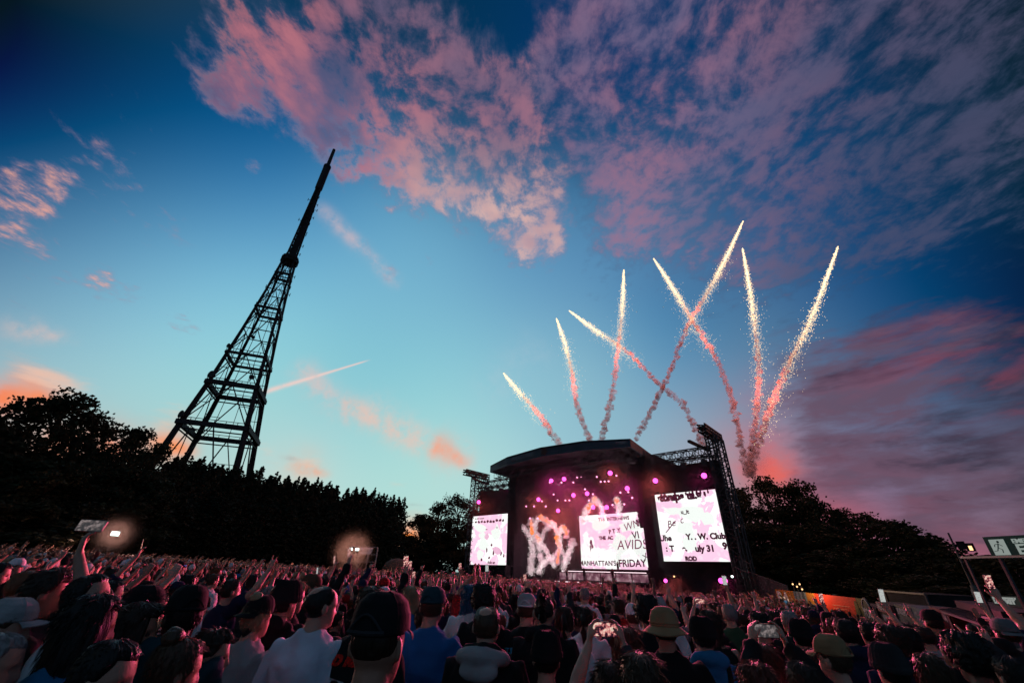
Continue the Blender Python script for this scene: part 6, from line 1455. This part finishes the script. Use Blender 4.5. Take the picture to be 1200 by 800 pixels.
near(972, 749, 4.0, "person in soft tan cap at the lower right", "look_left", ("tee", "light grey"), ("short", "brown"), ("cap", "tan"), "light")
near(988, 726, 5.8, "person in navy hooded top with dark short hair, lower right", "down", ("hoodie", "navy"), ("short", "black"), None, "light", wide=1.1)
b, sh, hm = near(1038, 762, 4.2, "large dark grey knitted hat near the bottom right", "down", ("tee", "charcoal"), ("short", "black"), ("beanie", "charcoal"), "light")
near(1086, 768, 4.4, "brown haired person at the bottom right beside the upright phone", "down", ("tee", "black"), ("long", "brown"), None, "light")
b, sh, hm = near(1078, 836, 2.1, "person at the bottom right edge filming with an upright phone", "chest", ("tee", "black"), ("short", "dark brown"), None, "light")
phone(b, V((0, .37, 1.46)), .35, 0, True, "upright phone at the lower right, dim display toward the camera", "dark")
near(1131, 752, 4.6, "dark bushy haired person at the far lower right", "down", ("tee", "black"), ("afro", "black"), None, "mid")
near(1060, 737, 6.0, "dark curly haired person before the food stalls", "down", ("tee", "black"), ("messy", "black"), None, "mid")
near(1180, 770, 4.4, "dark haired person cut by the right edge near the bottom", "point", ("hoodie", "charcoal"), ("short", "black"))

# ------------------------------------------------------------------ the rest of the nearest three hundred
def zone(x, y):
    a = math.degrees(math.atan2(x, y))
    for lim, s in ((-45, "under the tallest left trees"), (-33, "below the transmitter tower"), (-20, "before the pointed trees"), (-9, "before the floodlit scaffold"), (1, "before the left screen"), (9, "before the flame jets"), (18, "before the central screen"), (27, "before the right screen"), (38, "before the orange banner"), (90, "before the food stalls")):
        if a < lim: return s
rng = random.Random(77); TAKEN = [(p[0], p[1]) for p in PEOPLE]; cand = []
for k in range(9000):
    r = 4.4 + 12.0 * rng.random() ** .6; a = math.radians(rng.uniform(-57, 55)); x, y = r * math.sin(a), r * math.cos(a); cand.append((math.hypot(x, y), x, y))
picked = []; grid_ = {}
def free(x, y, dmin):
    gx, gy = int(x // 1), int(y // 1)
    for i in range(gx - 1, gx + 2):
        for j in range(gy - 1, gy + 2):
            for (u, v) in grid_.get((i, j), ()):
                if (u - x) ** 2 + (v - y) ** 2 < dmin ** 2: return False
    return True
for u, v in TAKEN: grid_.setdefault((int(u // 1), int(v // 1)), []).append((u, v))
for r, x, y in cand:
    if free(x, y, .60 if r > 4.5 else .52): grid_.setdefault((int(x // 1), int(y // 1)), []).append((x, y)); picked.append((r, x, y))
picked.sort(); NLEFT = 296 - len(PEOPLE); used = set(); rmax = picked[min(NLEFT, len(picked) - 1)][0]
PW = [("down", 46, ""), ("look_left", 7, "head turned left"), ("look_right", 7, "head turned right"), ("chest", 5, "hands at chest"), ("phone_high", 5, "one hand held high"), ("fist", 8, "fist raised"), ("horns", 6, "horns sign raised"), ("point", 5, "arm pointing forward"), ("both", 6, "both arms up"), ("bent", 5, "hand half raised"), ("clap", 4, "clapping overhead"), ("left_open", 5, "open left hand raised"), ("phone_two", 3, "filming two handed")]
TOPS = [("tee", "black", 24), ("hoodie", "black", 10), ("tee", "charcoal", 9), ("tee", "white", 6), ("tee", "grey", 6), ("tee", "navy", 5), ("hoodie", "charcoal", 5), ("tee", "maroon", 3), ("tee", "blue", 2), ("tee", "green", 3), ("tank", "black", 4), ("tee", "light grey", 3), ("hoodie", "navy", 3), ("tee", "red", 1), ("hoodie", "grey", 2), ("tee", "teal", 3), ("tee", "olive", 2), ("tee", "purple", 1), ("tee", "pale blue", 1), ("tank", "white", 1)]
HST = [("short", 26), ("crop", 10), ("buzz", 8), ("messy", 10), ("long", 20), ("bun", 4), ("ponytail", 6), ("balding", 5), ("quiff", 4), ("afro", 3)]; HCO = [("black", 22), ("dark brown", 26), ("brown", 20), ("blonde", 7), ("ginger", 4), ("grey", 7), ("auburn", 4)]
HATS = [("cap", "black", 8), ("cap", "navy", 3), ("cap", "white", 3), ("cap", "grey", 2), ("cap", "red", 1), ("beanie", "black", 5), ("beanie", "charcoal", 2), ("bucket", "black", 2), ("bucket", "olive", 1)]
def pick(L): return rng.choices(L, [l[-1] for l in L])[0]
PW2 = [(a, c, b) for a, b, c in PW]
nm_top = {"tee": "t-shirt", "hoodie": "hoodie", "tank": "vest"}
nm_hair = {"short": "short {} hair", "crop": "cropped {} hair", "buzz": "shaven {} hair", "messy": "tousled {} hair", "long": "long {} hair", "bun": "{} topknot", "ponytail": "{} ponytail", "balding": "thinning {} hair", "quiff": "{} quiff", "afro": "bushy {} hair"}
NPH = 0
for r, x, y in picked[:NLEFT]:
    z = zone(x, y)
    for tries in range(400):
        po = rng.choices(PW, [w[1] for w in PW])[0]; to = pick(TOPS); hs, hc = pick(HST)[0], pick(HCO)[0]; ht = pick(HATS) if rng.random() < .24 else None
        if r < (6.5 if math.degrees(math.atan2(x, y)) < 25 else 9.5) and po[0] not in ("down", "look_left", "look_right", "chest") and (abs(math.degrees(math.atan2(x, y))) < 30 or rng.random() < .8): continue
        head = (f"{'black knitted hat' if ht[1]=='black' else 'grey knitted hat'}" if ht and ht[0] == "beanie" else f"{ht[1]} {'bucket hat' if ht[0]=='bucket' else 'cap'}") if ht else nm_hair[hs].format(hc)
        lb = f"person in {to[1]} {nm_top[to[0]]}, {head}{', ' + po[2] if po[2] else ''}, {z}"
        if len(lb.split()) > 16: continue
        if lb not in used: break
    used.add(lb); hgt = rng.gauss(1.71, .09); hgt = max(1.52, min(1.90, hgt)); sk = rng.choices(["light", "mid", "tan", "dark"], [60, 22, 10, 8])[0]
    if r < 4.2: hgt = min(hgt, 1.74)
    if ht and hs in ("afro", "quiff", "bun"): hs = "short"
    b, sh, hm = person(x, y, hgt, face(x, y, rng.gauss(0, .16) - (.4 if math.atan2(x, y) < -.35 else 0)), po[0], to[:2], (hs, hc), ht[:2] if ht else None, sk, rng.uniform(.97, 1.1), lb, "people further back in the nearest part of the crowd", hat_back=bool(ht) and ht[0] == "cap" and rng.random() < .35)
    if rng.random() < .34 and po[0] in ("down", "look_left", "look_right", "chest"): wear(sh, rng.choice(("stripe", "check") if to[0] == "hoodie" or rng.random() < .15 else ("emblem", "block", "panel", "big")))
    if po[0] == "phone_two" or (po[0] == "phone_high" and rng.random() < .8):
        NPH += 1
        if po[0] == "phone_two": phone(b, V((0, .42, 1.865)), .2, 0, False, f"phone held sideways above {head}, {to[1]} {nm_top[to[0]]}, {z}", "stage")
        else: phone(b, V((.20, .21, 2.13)), .15, 0, True, f"upright phone held over {head}, {to[1]} {nm_top[to[0]]}, {z}", "stage" if NPH % 3 else "white")

for u, n, po, sty, lb in ((-2.6, -1.0, "chest", ("messy", "brown"), "performer in black on the stage, left of the others, under the central screen"), (2.2, 1.0, "phone_two", ("short", "black"), "performer in black at the stage front, hands raised, under the central screen"),
                      (6.4, -.5, "chest", ("long", "dark brown"), "long haired performer on the stage under the word FRIDAY")):
    q = st(u, n, 0); b, sh, hm = person(q.x, q.y, 1.78, math.atan2(-SN.x, SN.y), po, ("tee", "black"), sty, None, "light", 1.0, lb, "performers on the stage"); b.location.z = 1.25 - 0.012
q = st(3.2, -8, 0); b, sh, hm = person(q.x, q.y, 1.78, math.atan2(-SN.x, SN.y), "both", ("tank", "charcoal"), ("messy", "black"), None, "light", 1.0, "performer with both arms up on the raised riser before the central screen", "performers on the stage"); b.location.z = 2.48

# ------------------------------------------------------------------ the uncountable crowd beyond
def far_variant(seed, arms):
    r = random.Random(seed); mb = MB(); cat = []
    def add(c, fn): n0 = len(mb.v); fn(); cat.extend([c] * (len(mb.v) - n0))
    add(0, lambda: mb.ball((0, .012, 1.63), 1, 10, 7, (.078, .098, .118))); hs = r.random()
    add(1, lambda: mb.ball((0, -.012, 1.655 if hs < .7 else 1.62), 1, 10, 7, (.088, .104, .112 if hs < .7 else .15)))
    add(0, lambda: mb.tube([(0, -.01, 1.44), (0, -.0, 1.56)], .056, 7))
    add(2, lambda: loft(mb, [((0, 0, .8), .19, .135), ((0, 0, 1.1), .17, .13), ((0, 0, 1.32), .19, .135), ((0, -.005, 1.43), .185, .11), ((0, -.01, 1.49), .09, .075)], 12))
    add(3, lambda: [mb.tube([(s * .09, 0, .85), (s * .1, 0, .0)], [.09, .06], 6) for s in (-1, 1)])
    for s in (-1, 1):
        S = V((s * .19, 0, 1.43)); k = arms if arms < 2 else 1; up = arms == 2 or (arms == 1 and s == 1)
        if up: T = V((s * r.uniform(.1, .36), r.uniform(.1, .45), r.uniform(1.72, 1.98)))
        else: T = V((s * .25, .1, .95))
        E, T = ik(S, T, UA, FA, V((s, -.3, -.3 if up else -.2))); e = S.lerp(E, .7)
        add(2, lambda: mb.tube([V((s * .12, 0, 1.42)), S, e], [.075, .075, .068], 7)); add(0, lambda: mb.tube([e, E, T], [.046, .042, .030], 6)); d = (T - E).normalized()
        def hnd():
            mb.tube([T - d * .02, T + d * .05, T + d * .10], [.03, .042, .03], 6)
            if up:
                for q in (-.03, -.01, .01, .03): mb.tube([T + d * .09 + V((q, 0, 0)), T + d * .17 + V((q * 1.9, .02, 0))], [.012, .008], 4)
        add(0, hnd)
    f3 = []
    for f in mb.f: f3 += [(f[0], f[i], f[i + 1]) for i in range(1, len(f) - 1)]
    return np.array(mb.v, float), np.array(f3, np.int32), np.array(cat)
FV = [far_variant(i, 0) for i in range(6)] + [far_variant(10 + i, 1) for i in range(4)] + [far_variant(20 + i, 2) for i in range(3)]
nr = np.random.default_rng(9)
AZL = [-62, -45, -30, -14, -5, 0, 10, 20, 28, 30, 33, 37, 40, 42, 44, 47, 52, 60]; DL = [44, 48, 56, 64, 80, 74, 62, 52, 54, 54, 49, 43, 38, 34, 29, 23, 19, 16]
pos = []; yy = 0.0
xs_ = np.arange(-62, 44, .66); ys_ = np.arange(-2, 82, .66); gx, gy = np.meshgrid(xs_, ys_); gx = gx + nr.uniform(-.26, .26, gx.shape) + (np.arange(len(ys_)) % 2)[:, None] * .33; gy = gy + nr.uniform(-.26, .26, gy.shape)
for x, y in zip(gx.ravel(), gy.ravel()):
    r = math.hypot(x, y); a = math.degrees(math.atan2(x, y))
    if abs(a) > 60 or r > np.interp(a, AZL, DL): continue
    if r < rmax + .3: continue
    rel = V((x, y, 0)) - S0; n = rel.dot(SN); u = rel.dot(SU)
    if n < 8.5 and abs(u) < 29: continue
    if n < 2: continue
    if r > 30 and nr.random() < .12: continue
    pos.append((x, y))
VV, FF, CC = [], [], []; off = 0; FVP = np.array([.135] * 6 + [.034] * 4 + [.018] * 3); FVP = FVP / FVP.sum()
SK = np.array([SKIN[k] for k in ("light", "light", "mid", "mid", "mid", "tan", "dark")]) * .8; HR = np.array([HAIRC[k] for k in ("black", "black", "dark brown", "dark brown", "brown", "brown", "blonde", "grey", "ginger")] + [(.6, .6, .6), (.2, .02, .02)]); CL = np.array([CLOTHC[k] for k in ("black",) * 7 + ("charcoal", "charcoal", "grey", "white", "navy", "maroon", "blue", "light grey", "green", "red")])
for x, y in pos:
    i = nr.choice(len(FV), p=FVP); v, f, c = FV[i]; th = face(x, y, nr.normal(0, .2)); k = nr.normal(1.0, .045) * .98
    ca, sa = math.cos(th), math.sin(th); w = np.empty_like(v); w[:, 0] = (v[:, 0] * ca - v[:, 1] * sa) * k + x; w[:, 1] = (v[:, 0] * sa + v[:, 1] * ca) * k + y; w[:, 2] = v[:, 2] * k + gz(x, y)
    pal = np.stack([SK[nr.integers(len(SK))], HR[nr.integers(len(HR))], CL[nr.integers(len(CL))], np.array((.02, .02, .025))]); VV.append(w); FF.append(f + off); CC.append(pal[c]); off += len(v)
VV = np.concatenate(VV); FF = np.concatenate(FF); CC = np.concatenate(CC)
me = bpy.data.meshes.new("crowd"); me.vertices.add(len(VV)); me.vertices.foreach_set("co", VV.reshape(-1)); me.loops.add(FF.size); me.loops.foreach_set("vertex_index", FF.reshape(-1).astype(np.int32)); k = len(FF)
me.polygons.add(k); me.polygons.foreach_set("loop_start", np.arange(0, k * 3, 3, dtype=np.int32)); me.polygons.foreach_set("loop_total", np.full(k, 3, dtype=np.int32)); me.polygons.foreach_set("use_smooth", np.ones(k, bool)); me.update(calc_edges=True)
ca_ = me.color_attributes.new("Col", "FLOAT_COLOR", "POINT"); ca_.data.foreach_set("color", np.concatenate([CC, np.ones((len(CC), 1))], 1).reshape(-1).astype(np.float32))
cm = bpy.data.materials.new("far crowd"); cm.use_nodes = True; q = NT(cm.node_tree); at_ = q.n.new("ShaderNodeAttribute"); at_.attribute_name = "Col"; q.l.new(at_.outputs["Color"], q.n["Principled BSDF"].inputs["Base Color"]); q.n["Principled BSDF"].inputs["Roughness"].default_value = .7; q.n["Principled BSDF"].inputs["Specular IOR Level"].default_value = .25
o = link("crowd", me, cm); tag(o, "dense dark crowd filling the field between the nearest heads and the stage", "crowd", None, "stuff")
print("CROWD", len(PEOPLE), len(pos), "rmax", rmax, "near", N_[0], "tris", k)
